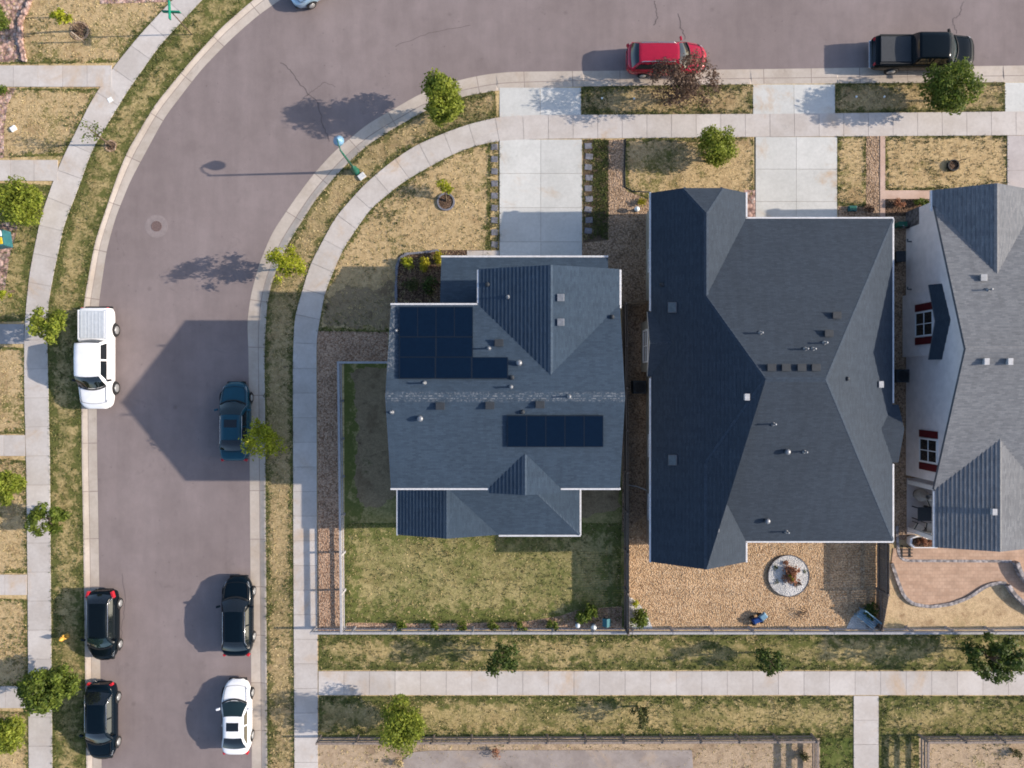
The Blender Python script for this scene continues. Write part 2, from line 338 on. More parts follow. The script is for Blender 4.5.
# ground: one very large sheet, then the street and the two raised blocks
b = MB(); b.face([(-900, -900, -.4), (900, -900, -.4), (900, 900, -.4), (-900, 900, -.4)]); struct(b.build('ground', 'dry_far'))
road_poly = [tuple(p) for p in in_asph] + [(1800, -98)] + [tuple(p) for p in out_asph[::-1]]
sheet('road', road_poly, Z_ROAD, 'asphalt')
sheet('ground_block', [tuple(p) for p in in_kerb[::3]] + [(1800, 1500)], -.012, 'dry_far', thick=.3)
sheet('ground_block', [tuple(p) for p in out_kerb[::3]] + [(1800, -900), (-900, -900), (-900, 1500)], -.012, 'dry_far', thick=.3)

def in_drive(p): return (p[1] < 130 and (497 < p[0] < 584 or 751 < p[0] < 838 or p[0] > 1004))
def kerb(name, a, bline, step, drop=None):
    a = resample(a, 3600); bm = matched(a, bline)
    prof = [(0., Z_ROAD + .004), (.58, Z_ROAD + .010), (.625, Z_ROAD + .012), (.90, .008), (1., .016)]
    g = MB(); dist = 0.; seg0 = 0; slab = 0; tone = random.random()
    L = np.r_[0, np.cumsum(np.hypot(*np.diff(a, axis=0).T))]
    for i in range(len(a) - 1):
        if int(L[i] / step) != slab: slab = int(L[i] / step); tone = random.random(); joint = True
        else: joint = False
        def pt(j, f, z):
            q = a[j] * (1 - f) + bm[j] * f
            if drop and drop(q): z = Z_ROAD + .004 + f * .05
            return P(*q)[:2] + (0,) if False else (*P(*q)[:2], z)
        for (f0, z0), (f1, z1) in zip(prof[:-1], prof[1:]):
            m = 1 if (joint or .57 < f0 < .60) else 0
            g.face([pt(i, f0, z0), pt(i, f1, z1), pt(i + 1, f1, z1), pt(i + 1, f0, z0)], m, tone)
        g.face([pt(i, 1., .016), (*pt(i, 1., 0)[:2], -.3), (*pt(i + 1, 1., 0)[:2], -.3), pt(i + 1, 1., .016)], 0, tone)
    return struct(g.build(name, ['kerb', M['joint']]))
M['joint'] = m_plain('kerb_joint', (.27, .225, .20), .9, .1)
kerb('kerb', in_asph, in_kerb, 48, in_drive); kerb('kerb', out_asph, out_kerb, 48)

def slab_walk(name, e1, e2, step, mat='concrete', z=.03, gap=.16):
    a = resample(e1, 2400); bm = matched(a, e2); L = np.r_[0, np.cumsum(np.hypot(*np.diff(a, axis=0).T))]
    at_ = lambda A, t: (np.interp(t, L, A[:, 0]), np.interp(t, L, A[:, 1]))
    g = MB()
    for k in range(int(L[-1] / step)):
        ts = np.linspace(k * step + gap, (k + 1) * step - gap, 4)
        ring = [tuple(P(*at_(a, t))[:2]) for t in ts] + [tuple(P(*at_(bm, t))[:2]) for t in ts[::-1]]
        g.prism(ring, -.05, z + random.uniform(-.003, .003), 0, random.random())
    return struct(g.build(name, mat))
def strip_under(name, e1, e2, z, mat):
    return sheet(name, [tuple(p) for p in e1[::4]] + [tuple(p) for p in matched(e1[::4], e2)[::-1]], z, mat)
M['joint_soil'] = m_plain('joint_soil', (.30, .26, .23), .95, .1)
strip_under('path_bed', sw_out, sw_in, .006, 'joint_soil'); strip_under('path_bed', osw_l, osw_r, .006, 'joint_soil')
slab_walk('sidewalk', sw_in, sw_out, 24.6); slab_walk('sidewalk', osw_l, osw_r, 29)
# straight walks and drives
def slabs(name, x0, x1, y0, y1, nx, ny, mat='concrete', z=.03, z0=None, bed=True):
    g = MB()
    for i in range(nx):
        for j in range(ny):
            xa, xb = x0 + (x1 - x0) * i / nx + .15, x0 + (x1 - x0) * (i + 1) / nx - .15
            ya, yb = y0 + (y1 - y0) * j / ny + .15, y0 + (y1 - y0) * (j + 1) / ny - .15
            t = random.random(); zz = z + random.uniform(-.004, .004)
            if z0 is None: g.prism([tuple(P(x, y)[:2]) for x, y in ((xa, ya), (xb, ya), (xb, yb), (xa, yb))], -.05, zz, 0, t)
            else: g.face([(*P(xa, yb)[:2], zz), (*P(xb, yb)[:2], zz), (*P(xb, ya)[:2], z0), (*P(xa, ya)[:2], z0)], 0, t)
    if bed: sheet('path_bed', [(x0, y0), (x1, y0), (x1, y1), (x0, y1)], .005 if z0 is None else -.02, 'joint_soil')
    return struct(g.build(name, mat))
slabs('sidewalk', 318.5, 1800, 671, 695, 58, 1)
slabs('sidewalk', 853.5, 878.5, 695.6, 1280, 1, 24)
slabs('driveway', 499.5, 582, 139.5, 276, 2, 4, 'drive'); slabs('driveway', 755.5, 837, 137, 234, 2, 3, 'drive'); slabs('driveway', 1007, 1088, 135.6, 240, 2, 3, 'lot_slab')
for x0, x1, ya, yb in ((499.5, 581, 87.5, 117.4), (753, 835, 84.3, 114.6), (1005, 1088, 82.3, 112.4)): slabs('driveway_apron', x0, x1, ya, yb, 2, 1, 'drive', .020, -.012, bed=False)
def walk_left(y0, y1, xe, n, mat='concrete'): slabs('path', -60, xe, y0, y1, n, 1, mat, .034)
walk_left(65.5, 87, 112, 7); walk_left(160, 181, 58, 5); walk_left(324, 344, 24.5, 3, 'grey_slab'); walk_left(435, 456, 25.5, 4); walk_left(574.5, 595, 27, 4); walk_left(686, 708, 28, 4)
# ------------------------------------------------------------------ lawns and beds
def arc(line, f): return [tuple(p) for p in line if f(p)]
def inside(poly, x, y):
    p = np.array(poly); q = np.roll(p, -1, 0); r = np.zeros(len(x), bool)
    for (x0, y0), (x1, y1) in zip(p, q):
        c = ((y0 > y) != (y1 > y)); r ^= c & (x < (x1 - x0) * (y - y0) / ((y1 - y0) or 1e-9) + x0)
    return r
def edge_dist(poly, x, y):
    d = np.full(len(x), 1e9); p = np.array(poly); q = np.roll(p, -1, 0)
    for a, b in zip(p, q):
        ab = b - a; t = np.clip(((x - a[0]) * ab[0] + (y - a[1]) * ab[1]) / (ab @ ab + 1e-9), 0, 1)
        d = np.minimum(d, np.hypot(x - a[0] - t * ab[0], y - a[1] - t * ab[1]))
    return d
LAWN = []
def rough(poly, amp=2.2, step=3.):
    out = []; n = len(poly)
    for i in range(n):
        a, c = np.array(poly[i], float), np.array(poly[(i + 1) % n], float); m = max(1, int(np.hypot(*(c - a)) / step))
        for k in range(m): p = a + (c - a) * k / m; out.append((p[0] + amp * math.sin(p[1] * .31 + 1.3) * random.uniform(.3, 1) + random.uniform(-amp, amp) * .7, p[1] + amp * math.sin(p[0] * .27) * random.uniform(.3, 1) + random.uniform(-amp, amp) * .7))
    return out
def lawn(poly, mat, z=.0, tuft=None, name='lawn'):
    """a lawn sheet meshed finely, each vertex knowing its distance to the lawn's edge (photo pixels)."""
    p = np.array(poly, float); d = np.hypot(*(np.roll(p, -1, 0) - p).T); keep = d > .05; p = p[keep]; n = len(p)
    lo, hi = np.maximum(p.min(0), (-70, -70)), np.minimum(p.max(0), (1100, 840)); xs, ys = np.meshgrid(np.arange(lo[0] + 1.5, hi[0], 3.2), np.arange(lo[1] + 1.5, hi[1], 3.2)); x, y = xs.ravel(), ys.ravel()
    k = inside(p, x, y); x, y = x[k], y[k]; k = edge_dist(p, x, y) > .8; x, y = x[k], y[k]
    co = [Vector(q) for q in p] + [Vector(q) for q in zip(x, y)]
    r = delaunay_2d_cdt(co, [(i, (i + 1) % n) for i in range(n)], [], 1, 1e-4)
    v = np.array([tuple(q) for q in r[0]]); e = edge_dist(p, v[:, 0], v[:, 1]); b = MB(); b.v = [(*P(q[0], q[1])[:2], z) for q in v]
    for f in r[2]:
        A, B, D = (Vector(b.v[i][:2]) for i in f[:3]); f = tuple(f) if (B - A).cross(D - A) > 0 else tuple(f)[::-1]; b.f.append(f); b.mi.append(0); b.tone.append(.5)
    o = struct(b.build(name, mat)); at = o.data.attributes.new('edge', 'FLOAT', 'POINT'); at.data.foreach_set('value', e)
    if tuft: LAWN.append((poly, tuft))
strip_a = [tuple(p) for p in in_kerb if p[0] < 499.5 and p[1] < 800]; strip_b = [tuple(p) for p in sw_out if p[0] < 499.5 and p[1] < 800]
lawn(strip_a + strip_b[::-1], 'strip', .0, 'mix')
lawn([(581.5, 86.8), (752.5, 84.6), (752.5, 113.8), (581.5, 114.8)], 'strip', .0, 'mix'); lawn([(835.5, 83.4), (1004.5, 82.2), (1004.5, 111.4), (835.5, 112.8)], 'strip', .0, 'mix')
so = [tuple(p) for p in out_kerb if p[1] < 800 and p[0] < 500]; si = [tuple(p) for p in osw_r if p[1] < 800 and p[0] < 500]
lawn(so + si[::-1], 'mid', .0, 'green')
fy = [tuple(p) for p in sw_in if p[0] < 499 and p[1] < 331]
lawn(fy + [(490, 141), (490, 330), (396, 333), (317, 331)], 'dry', .0, 'dry')
sheet('soil_bed', rough([(326, 300), (345, 286), (370, 290), (394, 280), (393, 328), (345, 327), (324, 326)], 3.), .004, 'bare')
sheet('gravel_bed', [(317, 331), (388, 332), (388, 363), (341, 363), (341, 632), (318, 632)], .006, 'gravel_red')
sheet('soil_bed', [(398, 256), (402, 253.5), (440, 250), (490, 250), (500, 255), (500, 320), (396, 320)], .008, 'mulch')
lawn([(344, 363), (640, 363), (640, 628), (345, 628)], 'yard', .0, None)
lawn([(346, 523), (621, 523), (621, 622), (346, 622)], 'yard', .004, 'yard')
sheet('soil_bed', rough([(353, 370), (402, 364), (402, 470), (394, 500), (366, 510), (356, 490), (358, 430)], 2.5), .005, 'bare')
sheet('soil_bed', [(346, 622.5), (430, 623.5), (520, 622), (560, 616), (577, 610), (622, 606), (622, 630), (346, 630)], .006, 'gravel_red')
sheet('soil_bed', rough([(566, 486), (620, 486), (619, 508), (600, 514), (566, 520)], 2.), .006, 'bare')
sheet('gravel_bed', [(608.5, 140), (627, 139), (627, 192), (655, 195), (655, 305), (562, 305), (582.5, 243), (608.5, 240)], .006, 'gravel_brown')
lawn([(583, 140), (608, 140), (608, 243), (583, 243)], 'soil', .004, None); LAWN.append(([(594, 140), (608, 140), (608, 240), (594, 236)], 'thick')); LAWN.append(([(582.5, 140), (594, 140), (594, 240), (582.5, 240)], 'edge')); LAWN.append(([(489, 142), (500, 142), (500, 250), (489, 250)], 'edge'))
lawn([(625.5, 138.5), (753, 137.5), (753, 200), (650, 200), (625.5, 190)], 'dry', .01, 'dry')
sheet('gravel_bed', [(622, 305), (660, 305), (660, 532), (628, 532), (622, 532)], .004, 'gravel_brown')
sheet('gravel_bed', [(624, 532), (664, 500), (875, 500), (880, 630), (624, 630)], .006, 'gravel_tan')
sheet('gravel_bed', [(744, 190), (756, 190), (756, 230), (744, 230)], .014, 'pinkrock')
lawn([(837.5, 136.5), (866, 136), (866, 206), (837.5, 206)], 'dry2', .0, 'dry'); sheet('gravel_bed', [(866, 136), (880, 136), (880, 220), (838, 220), (838, 206), (866, 206)], .006, 'gravel_brown')
sheet('path', [(880, 136), (885, 136), (885, 190.5), (1024, 190), (1024, 199), (885, 199), (885, 222), (880, 222)], .03, 'pink_path', thick=.06)
lawn([(885.5, 136), (1007, 135.6), (1007, 190), (885.5, 190)], 'dry2', .0, 'dry')
sheet('soil_bed', [(885, 199), (945, 199), (945, 216), (885, 216)], .004, 'mulch'); sheet('gravel_bed', [(850, 216), (915, 216), (915, 545), (850, 545)], .002, 'gravel_brown')
lawn([(319, 634), (1300, 634), (1300, 670), (319, 670)], 'mid', .0, 'path'); lawn([(319, 696), (853, 696), (853, 738), (319, 738)], 'mid', .0, 'path'); lawn([(879, 696), (1300, 696), (1300, 738), (879, 738)], 'mid', .0, 'path')
lawn([(820, 738), (853, 738), (853, 1200), (820, 1200)], 'green', .0, 'path'); lawn([(879, 738), (919, 738), (919, 1200), (879, 1200)], 'mid', .0, 'path')
lawn([(318, 738), (820, 738), (820, 1200), (318, 1200)], 'dirt', .0, 'bits'); lawn([(919, 738), (1300, 738), (1300, 1200), (919, 1200)], 'dirt', .0, 'bits')
b = MB(); pts = [(398, 790), (399, 768), (404, 758), (414, 752), (430, 750.5), (500, 750), (692, 750), (693, 768), (693, 790)]
sheet('path', pts, .03, 'worn_slab', thick=.06)
lot_rng = [(-60, 65, 'dry', 130), (87.5, 160, 'dry', 0), (181, 323.5, 'mid', 0), (344.5, 434.5, 'dry', 0), (456.5, 574, 'dry', 0), (595.5, 685.5, 'dry', 0), (708.5, 860, 'dry', 0)]
for y0, y1, mt, _ in lot_rng:
    edge = [tuple(p) for p in osw_l if y0 <= p[1] <= y1 and p[0] < 240][::-1]
    lawn([(-60, y0)] + edge + [(-60, y1)], mt, .0, 'dry' if mt == 'dry' else 'green')
sheet('gravel_bed', [(-60, -30), (31, -30), (28, 10), (20, 24), (24, 62), (-60, 62)], .008, 'pinkrock')
sheet('gravel_bed', [(-60, 88), (16, 88), (8, 104), (4, 130), (4, 158), (-60, 158)], .008, 'pinkrock')
sheet('gravel_bed', [(-60, 183), (20, 205), (16, 235), (9, 260), (5, 290), (-60, 320)], .008, 'pinkrock')
sheet('gravel_bed', [(100, -40), (230, -60), (170, 2), (130, 3), (100, 4)], .008, 'pinkrock')
slabs('path', 467, 499, 250.5, 262, 2, 1, 'concrete', .03)
# house 3 terrace
terr = [(893, 548), (1300, 548), (1300, 640), (1060, 612), (1024, 604), (1009, 589), (1004, 583.5), (998, 581.8), (985, 585.5), (968, 597), (951, 603.5), (929, 606.5), (912, 603.5), (903, 596), (897.5, 582), (891, 564)]
sheet('patio', terr, .05, 'pavers', thick=.1); sheet('sand_bed', [(880, 540), (1300, 540), (1300, 632), (880, 632)], .012, 'sand')
sheet('patio', [(906.5, 478), (1000, 478), (1000, 534), (906.5, 534)], .06, 'lot_slab', thick=.1)
def band(name, pts, w, z0, z1, mat, lab=None, cat=None):
    L = resample(smooth_line(pts, 60), 60); g = MB()
    q = [P(*p) for p in L]; l, r = [], []
    for i in range(len(q)):
        d = (q[min(i + 1, 59)] - q[max(i - 1, 0)]).normalized(); nn = Vector((-d.y, d.x, 0)) * w / 2; l.append(q[i] + nn); r.append(q[i] - nn)
    g.prism([tuple(p[:2]) for p in l] + [tuple(p[:2]) for p in r[::-1]], z0, z1)
    o = g.build(name, mat); return tag(o, lab, cat) if lab else struct(o)
band('garden_wall', [(891, 563), (897.5, 582), (903, 596), (912, 603.5), (929, 606.5), (951, 603.5), (968, 597), (985, 585.5), (998, 581.8), (1005, 583)], .2, 0, .14, 'paver_grey', 'low curving grey block edging wall around the red paver patio', 'garden wall')
band('garden_wall', [(1005, 584), (1011, 593), (1024, 605), (1040, 614), (1080, 620)], .22, 0, .4, 'paver_grey', 'short curved grey block wall rising beside the sandy dirt', 'garden wall')
band('garden_wall', [(1013, 561), (1016, 570), (1024, 582), (1036, 590), (1060, 592)], .24, 0, .45, 'paver_grey', 'curved grey seat wall at the right end of the paver patio', 'garden wall')
band('garden_wall', [(896.5, 526), (897, 545), (899, 556), (903, 560.5), (915, 560.5), (1011, 561)], .17, 0, .075, 'paver_grey', 'straight grey paver band with a hooked end across the red patio', 'garden wall')

# ------------------------------------------------------------------ grass tufts
def fbm(x, y, s, seed):
    r = np.random.default_rng(seed); v = np.zeros(len(x)); amp = 1.
    for o in range(5):
        for _ in range(4):
            a = r.uniform(0, 2 * np.pi); f = s * 2 ** o * r.uniform(.7, 1.3)
            v += amp * np.sin(f * (np.cos(a) * x + np.sin(a) * y) + r.uniform(0, 6.28))
        amp *= .62
    return v / 4.
TX = {'turf': [], 'turf2': [], 'straw': []}
def scatter(poly, mode):
    p = np.array(poly); lo, hi = np.maximum(p.min(0), (-14, -14)), np.minimum(p.max(0), (1040, 782))
    if (hi <= lo).any(): return
    dens = {'dry': .34, 'mix': .36, 'green': .36, 'yard': .3, 'path': .24, 'thick': .7, 'edge': .5, 'bits': .12}[mode]
    n = int((hi - lo).prod() * dens); x = RNG.uniform(lo[0], hi[0], n); y = RNG.uniform(lo[1], hi[1], n)
    k = inside(poly, x, y); x, y = x[k], y[k]; e = edge_dist(poly, x, y); f = fbm(x, y, .075, 3); f2 = fbm(x, y, .03, 5); u = RNG.uniform(0, 1, len(x))
    wv = 1.8 + 1.4 * (f2 > 0) + 1.2 * (f > .2); edge = np.exp(-(e / wv) ** 1.4); on = np.clip((f - .25) * 1.6, 0, 1)
    if mode == 'dry': pg, pm, ps = .8 * edge + .22 * on, .05 + .12 * on, .22
    elif mode == 'mix': pg, pm, ps = .85 * edge + .5 * np.clip(f + .1, 0, 1), .05 + .15 * on, .18
    elif mode == 'green': pg, pm, ps = .5 * edge + .22 * np.clip(f + .7, 0, 1), .15, .0
    elif mode == 'yard': pg, pm, ps = .45 * edge + .18 * np.clip(f + .4, 0, 1), .2, .1
    elif mode == 'path': pg, pm, ps = .8 * np.exp(-(e / (4 + 3 * (f2 > 0))) ** 1.3) + .2 * on, .15, .1
    elif mode == 'thick': pg, pm, ps = .9 + 0 * e, .1, 0.
    elif mode == 'bits': pg, pm, ps = .4 * edge + .15 * on, .2 * on, .3
    else: pg, pm, ps = .5 * edge + .12, .2, .05
    TX['turf'].append(np.c_[x, y][u < pg]); TX['turf2'].append(np.c_[x, y][(u >= pg) & (u < pg + pm)]); TX['straw'].append(np.c_[x, y][(u >= pg + pm) & (u < pg + pm + ps)])
for pl, md in LAWN: scatter(pl, md)
def tuft_mesh(name, key, hgt, spread, blades):
    q = np.concatenate(TX[key]); n = len(q); m = n * blades
    cx = np.repeat((q[:, 0] - 512) / S, blades); cy = np.repeat((384 - q[:, 1]) / S, blades)
    a = RNG.uniform(0, 2 * np.pi, m); r = RNG.uniform(0, spread, m); h = RNG.uniform(.4, 1., m) * hgt; w = RNG.uniform(.012, .03, m)
    bx, by = cx + r * .5 * np.cos(a), cy + r * .5 * np.sin(a); tx, ty = cx + np.cos(a) * (r * .5 + RNG.uniform(.02, .09, m)), cy + np.sin(a) * (r * .5 + RNG.uniform(.02, .09, m))
    v = np.empty((m, 3, 3)); v[:, 0] = np.c_[bx - np.sin(a) * w, by + np.cos(a) * w, 0 * a]; v[:, 1] = np.c_[bx + np.sin(a) * w, by - np.cos(a) * w, 0 * a]; v[:, 2] = np.c_[tx, ty, h]
    me = bpy.data.meshes.new(name); me.vertices.add(m * 3); me.vertices.foreach_set('co', v.ravel()); me.loops.add(m * 3); me.loops.foreach_set('vertex_index', np.arange(m * 3))
    me.polygons.add(m); me.polygons.foreach_set('loop_start', np.arange(m) * 3); me.materials.append(M['leaf_' + key]); me.update(); me.validate()
    o = bpy.data.objects.new(name, me); C.objects.link(o); return struct(o, 'stuff')
tuft_mesh('green_grass', 'turf', .10, .16, 6); tuft_mesh('olive_grass', 'turf2', .08, .14, 5); tuft_mesh('dry_grass', 'straw', .08, .14, 5)

# ------------------------------------------------------------------ street details
def ribbon(name, pts, w, z, mat):
    g = MB(); q = [P(*p) for p in pts]
    for a, c in zip(q[:-1], q[1:]):
        d = (c - a).normalized(); n = Vector((-d.y, d.x, 0)) * w / 2
        g.face([(a - n)[:2] + (z,) if False else (*(a - n)[:2], z), (*(c - n)[:2], z), (*(c + n)[:2], z), (*(a + n)[:2], z)])
    return struct(g.build(name, mat))
def wob(pts, n=6, amp=1.1):
    L = resample(np.array(pts, float), n * len(pts)); return [(x + random.uniform(-amp, amp), y + random.uniform(-amp, amp)) for x, y in L]
for pts, w in (([(281, 62), (293, 74), (305, 90), (318, 104), (321, 118), (330, 142)], .05), ([(655, 0), (658, 16), (654, 26)], .05), ([(678, 13), (681, 26), (686, 38)], .05), ([(964, 2), (960, 14), (952, 20), (958, 32)], .04),
               ([(120, 640), (125, 600), (122, 575)], .03), ([(335, 86), (324, 82), (312, 91), (300, 100)], .03), ([(470, 24), (430, 32), (395, 46)], .03)):
    ribbon('road_crack', wob(pts), w, Z_ROAD + .004, 'crack')
M['manhole'] = m_plain('manhole_iron', (.15, .105, .098), .8, .2, .3, 20.)
M['patch'] = m_plain('road_patch', (.245, .205, .20), .95, .1, .08)
g = MB(); c = P(156, 226); g.lathe((c.x, c.y, Z_ROAD + .001), [(.72, 0), (.72, .004)], 32); struct(g.build('road_patch', 'patch'))
g = MB(); g.lathe((c.x, c.y, Z_ROAD + .005), [(.33, 0), (.33, .012), (.27, .014), (.26, .006), (.05, .008), (.04, .014)], 28); tag(g.build('manhole_cover', 'manhole'), 'round rusty manhole cover in a pale patch of the street', 'manhole cover')

# street lamp
lp = thing('street_lamp', 'green street lamp with round lantern standing by the bend', 'street lamp', P(356, 171.5))
g = MB(); g.lathe((0, 0, 0), [(.24, 0), (.24, .12), (.21, .16), (.21, .55), (.15, .75), (.10, .95), (.09, 1.0)], 16); g.build('base', 'green_paint', lp, True, True)
g = MB(); g.tube([(0, 0, .95), (0, 0, 4.1)], [.075, .05], 10); g.build('pole', 'green_paint', lp, True, True)
g = MB(); g.tube([(0, 0, 4.0), (-.06, .25, 4.2), (-.12, .5, 4.22), (-.16, .62, 4.12)], .035, 8); g.build('arm', 'green_paint', lp, True, True)
g = MB(); g.lathe((-.16, .62, 3.55), [(.08, 0), (.20, .05), (.29, .16), (.30, .24), (.25, .30)], 20); g.build('lantern', 'lantern', lp, True, True)
g = MB(); g.lathe((-.16, .62, 3.82), [(.32, 0), (.25, .10), (.17, .20), (.09, .29), (.04, .34)], 20); g.build('lantern_cap', 'lantern_blue', lp, True, True)
g = MB(); c = P(362, 176.5); g.box((c.x, c.y, .06), (.46, .36, .12), math.radians(38)); tag(g.build('utility_box', 'white_dirty', bevel=.02), 'small white utility lid beside the street lamp base', 'utility box')
# street name sign
sg = thing('street_sign', 'street name sign with crossed green blades on a thin post', 'street sign', P(192, 34.5))
g = MB(); g.tube([(0, 0, 0), (0, 0, 2.75)], .035, 8); g.build('post', 'bark', sg, True, True)
g = MB(); g.box((0, 0, 2.72), (1.05, .07, .22), math.radians(-2)); g.build('sign_blade', 'sign_green', sg, True, bevel=.01)
g = MB(); g.box((0, 0, 2.94), (.07, 1.1, .22), math.radians(2)); g.build('sign_blade', 'sign_green', sg, True, bevel=.01)
# hydrant
hy = thing('fire_hydrant', 'orange yellow fire hydrant on the grass beside the parked hatchback', 'fire hydrant', P(67, 636))
g = MB(); g.lathe((0, 0, 0), [(.17, 0), (.17, .05), (.12, .06), (.12, .5), (.15, .52), (.15, .56), (.13, .62), (.07, .70), (.03, .74), (.03, .78)], 14); g.build('barrel', 'yellow_paint', hy, True, True)
for a in (0, math.pi / 2, math.pi): g = MB(); g.tube([(0, 0, .4), (.2 * math.cos(a), .2 * math.sin(a), .4)], .065, 10); g.build('nozzle', 'yellow_paint', hy, True, True)
for px, py in ((602, 98.5), (634, 98.8), (856, 97), (884, 97)):
    g = MB(); c = P(px, py); g.lathe((c.x, c.y, 0), [(.06, 0), (.07, .06), (.05, .1)], 10)
    tag(g.build('irrigation_cap', 'globe'), 'small round white irrigation cap in the kerbside grass strip', 'irrigation cap', 'white caps in the kerbside grass')
g = MB(); c = P(14, 129); g.box((c.x, c.y, .06), (.36, .3, .12), .6); tag(g.build('utility_box', 'white', bevel=.02), 'small white valve lid in the left front lawn near the rock bed', 'utility box')
g = MB(); c = P(110.5, 100); g.box((c.x, c.y, .037), (.3, .3, .012), .5); tag(g.build('inspection_cover', 'globe', bevel=.004), 'small pale cover set flush in the left sidewalk', 'utility lid')
ub = thing('storage_box', 'teal box with white and yellow tops on the left rock bed', 'box', P(4, 241), .15)
g = MB(); g.box((0, 0, .4), (1.05, 1.0, .8)); g.build('body', 'teal', ub, True, bevel=.03)
g = MB(); g.box((.25, .26, .83), (.42, .36, .06)); g.build('white_panel', 'globe', ub, True, bevel=.01)
g = MB(); g.box((.22, -.2, .83), (.46, .42, .06)); g.build('yellow_panel', 'yellow_lid', ub, True, bevel=.01)

# ------------------------------------------------------------------ trees and shrubs
def leaf_cloud(name, parent, clumps, n, size, key, sig):
    c = np.array([q[0] for q in clumps]); rr = np.array([q[1] for q in clumps]); w = rr ** 2; idx = RNG.choice(len(c), n, p=w / w.sum())
    d = RNG.normal(size=(n, 3)); d /= np.linalg.norm(d, axis=1)[:, None] + 1e-9; rad = RNG.uniform(.25, 1., n) ** .6
    p = c[idx] + d * (rad * rr[idx])[:, None] * np.array([1, 1, .8]) + RNG.normal(size=(n, 3)) * sig; p[:, 2] = np.maximum(p[:, 2], .05)
    nrm = d * .7 + RNG.normal(size=(n, 3)) * .55 + np.array([0, 0, .55]); nrm /= np.linalg.norm(nrm, axis=1)[:, None]
    t = np.cross(nrm, RNG.normal(size=(n, 3))); t /= np.linalg.norm(t, axis=1)[:, None] + 1e-9; bt = np.cross(nrm, t)
    s = (RNG.uniform(.55, 1.25, n) * size)[:, None]; v = np.empty((n, 4, 3))
    v[:, 0] = p - t * s; v[:, 1] = p + bt * s * .5 - nrm * s * .15; v[:, 2] = p + t * s; v[:, 3] = p - bt * s * .5 - nrm * s * .15
    v -= np.array(wloc(parent)) if parent else 0
    me = bpy.data.meshes.new(name); me.vertices.add(n * 4); me.vertices.foreach_set('co', v.ravel()); me.loops.add(n * 4); me.loops.foreach_set('vertex_index', np.arange(n * 4))
    me.polygons.add(n); me.polygons.foreach_set('loop_start', np.arange(n) * 4); me.materials.append(M['leaf_' + key]); me.update(); me.validate()
    o = bpy.data.objects.new(name, me); C.objects.link(o); o.parent = parent; return o
def tree(label, crown, base, hc, rx, ry, rz, n, key, clumps=22, size=.11, cl=.36, tip=0., bark='bark', sig=.05, group='young street trees', name='tree', fill=.35):
    b0 = P(*base); t = thing(name, label, 'tree', b0, 0, group)
    cc = P(*crown, hc); R = [rx / S * (1 - hc / HC), ry / S * (1 - hc / HC), rz]
    cs = []
    while len(cs) < clumps:
        u = RNG.uniform(-1, 1, 3)
        if np.linalg.norm(u) > 1 or (np.linalg.norm(u) < .45 and RNG.uniform() > fill): continue
        k = 1 - tip * max(0, u[2])
        r = cl * min(R[0], R[1]) * RNG.uniform(.65, 1.2)
        cs.append(((cc.x + u[0] * (R[0] - r * .6) * k, cc.y + u[1] * (R[1] - r * .6) * k, cc.z + u[2] * R[2]), r))
    g = MB(); top = cc + Vector((0, 0, R[2] * .35)); fork = b0.lerp(cc, .62)
    g.tube([b0 - Vector((0, 0, .05)), b0.lerp(fork, .5) + Vector((.02, .03, 0)), fork, top], [.075, .06, .05, .02], 8)
    tr = g.build('trunk', bark, t, smooth=True)
    for c, r in cs[:9]:
        h = MB(); v = Vector(c); s0 = fork.lerp(top, random.random() * .6); h.tube([s0, s0.lerp(v, .5) + Vector((0, 0, .08)), v], [.028, .018, .008], 6); h.build('limb', bark, tr, smooth=True)
    leaf_cloud('crown', t, cs, n, size, key, sig); return t
KS = 'trees in the kerbside strips'; GP = 'trees along the south path'; LF = 'trees beside the left sidewalk'
tree('round bright green tree at the bend with a long leaf shadow on the street', (441, 97), (446.5, 114.5), 2.7, 23, 26, 1.6, 6200, 'bright', 38, tip=.35, group=KS, fill=.8, cl=.4)
tree('yellow green feathery tree right of the bend beside the kerb', (286, 265), (295, 269), 2.2, 19, 19, 1.3, 1900, 'lime', 20, .09, group=KS, sig=.09, cl=.3)
tree('loose yellow green tree overhanging the parked blue sedan', (264, 441), (277, 436), 2.0, 22, 24, 1.2, 2000, 'lime', 20, .09, group=KS, sig=.1, cl=.34)
tree('sparse purple leaved tree leaning over the red car', (686, 80), (674, 101), 2.3, 38, 29, 1.3, 4600, 'purple', 62, .085, group=KS, sig=.1, cl=.26, fill=.8)
tree('dense green tree beside the black pickup', (952, 85), (936, 101), 2.2, 28, 27, 1.5, 6400, 'green', 40, group=KS, fill=.8, cl=.38)
tree('compact round green tree in the dry lawn of the middle house', (717.5, 145), (706, 162), 1.7, 21, 20.5, 1.05, 6000, 'bright', 34, .085, fill=.9, cl=.42, group='lawn trees')
tree('tiny light green sapling in a round ring of mulch', (445, 189), (446, 202), .95, 9.5, 10, .4, 420, 'lime', 10, .08, group='lawn trees')
tree('dark sparse tree between fence and path near the left end', (502, 660), (504, 651), 1.9, 19, 20, 1.1, 1100, 'dark', 24, .11, group=GP, cl=.28)
tree('dark little tree by the path below the round planter', (769, 664), (766, 652), 1.7, 17, 16, 1.0, 900, 'dark', 20, .11, group=GP, cl=.28)
tree('large dark tree overhanging the path in the lower right corner', (994, 661), (977, 649), 2.6, 32, 27, 1.6, 3000, 'dark', 34, .13, group=GP, cl=.26)
tree('full round green tree growing through the brown rail fence', (402, 727), (408, 715), 2.4, 25.5, 28, 1.5, 6800, 'bright', 38, .095, group=GP, fill=.85, cl=.42)
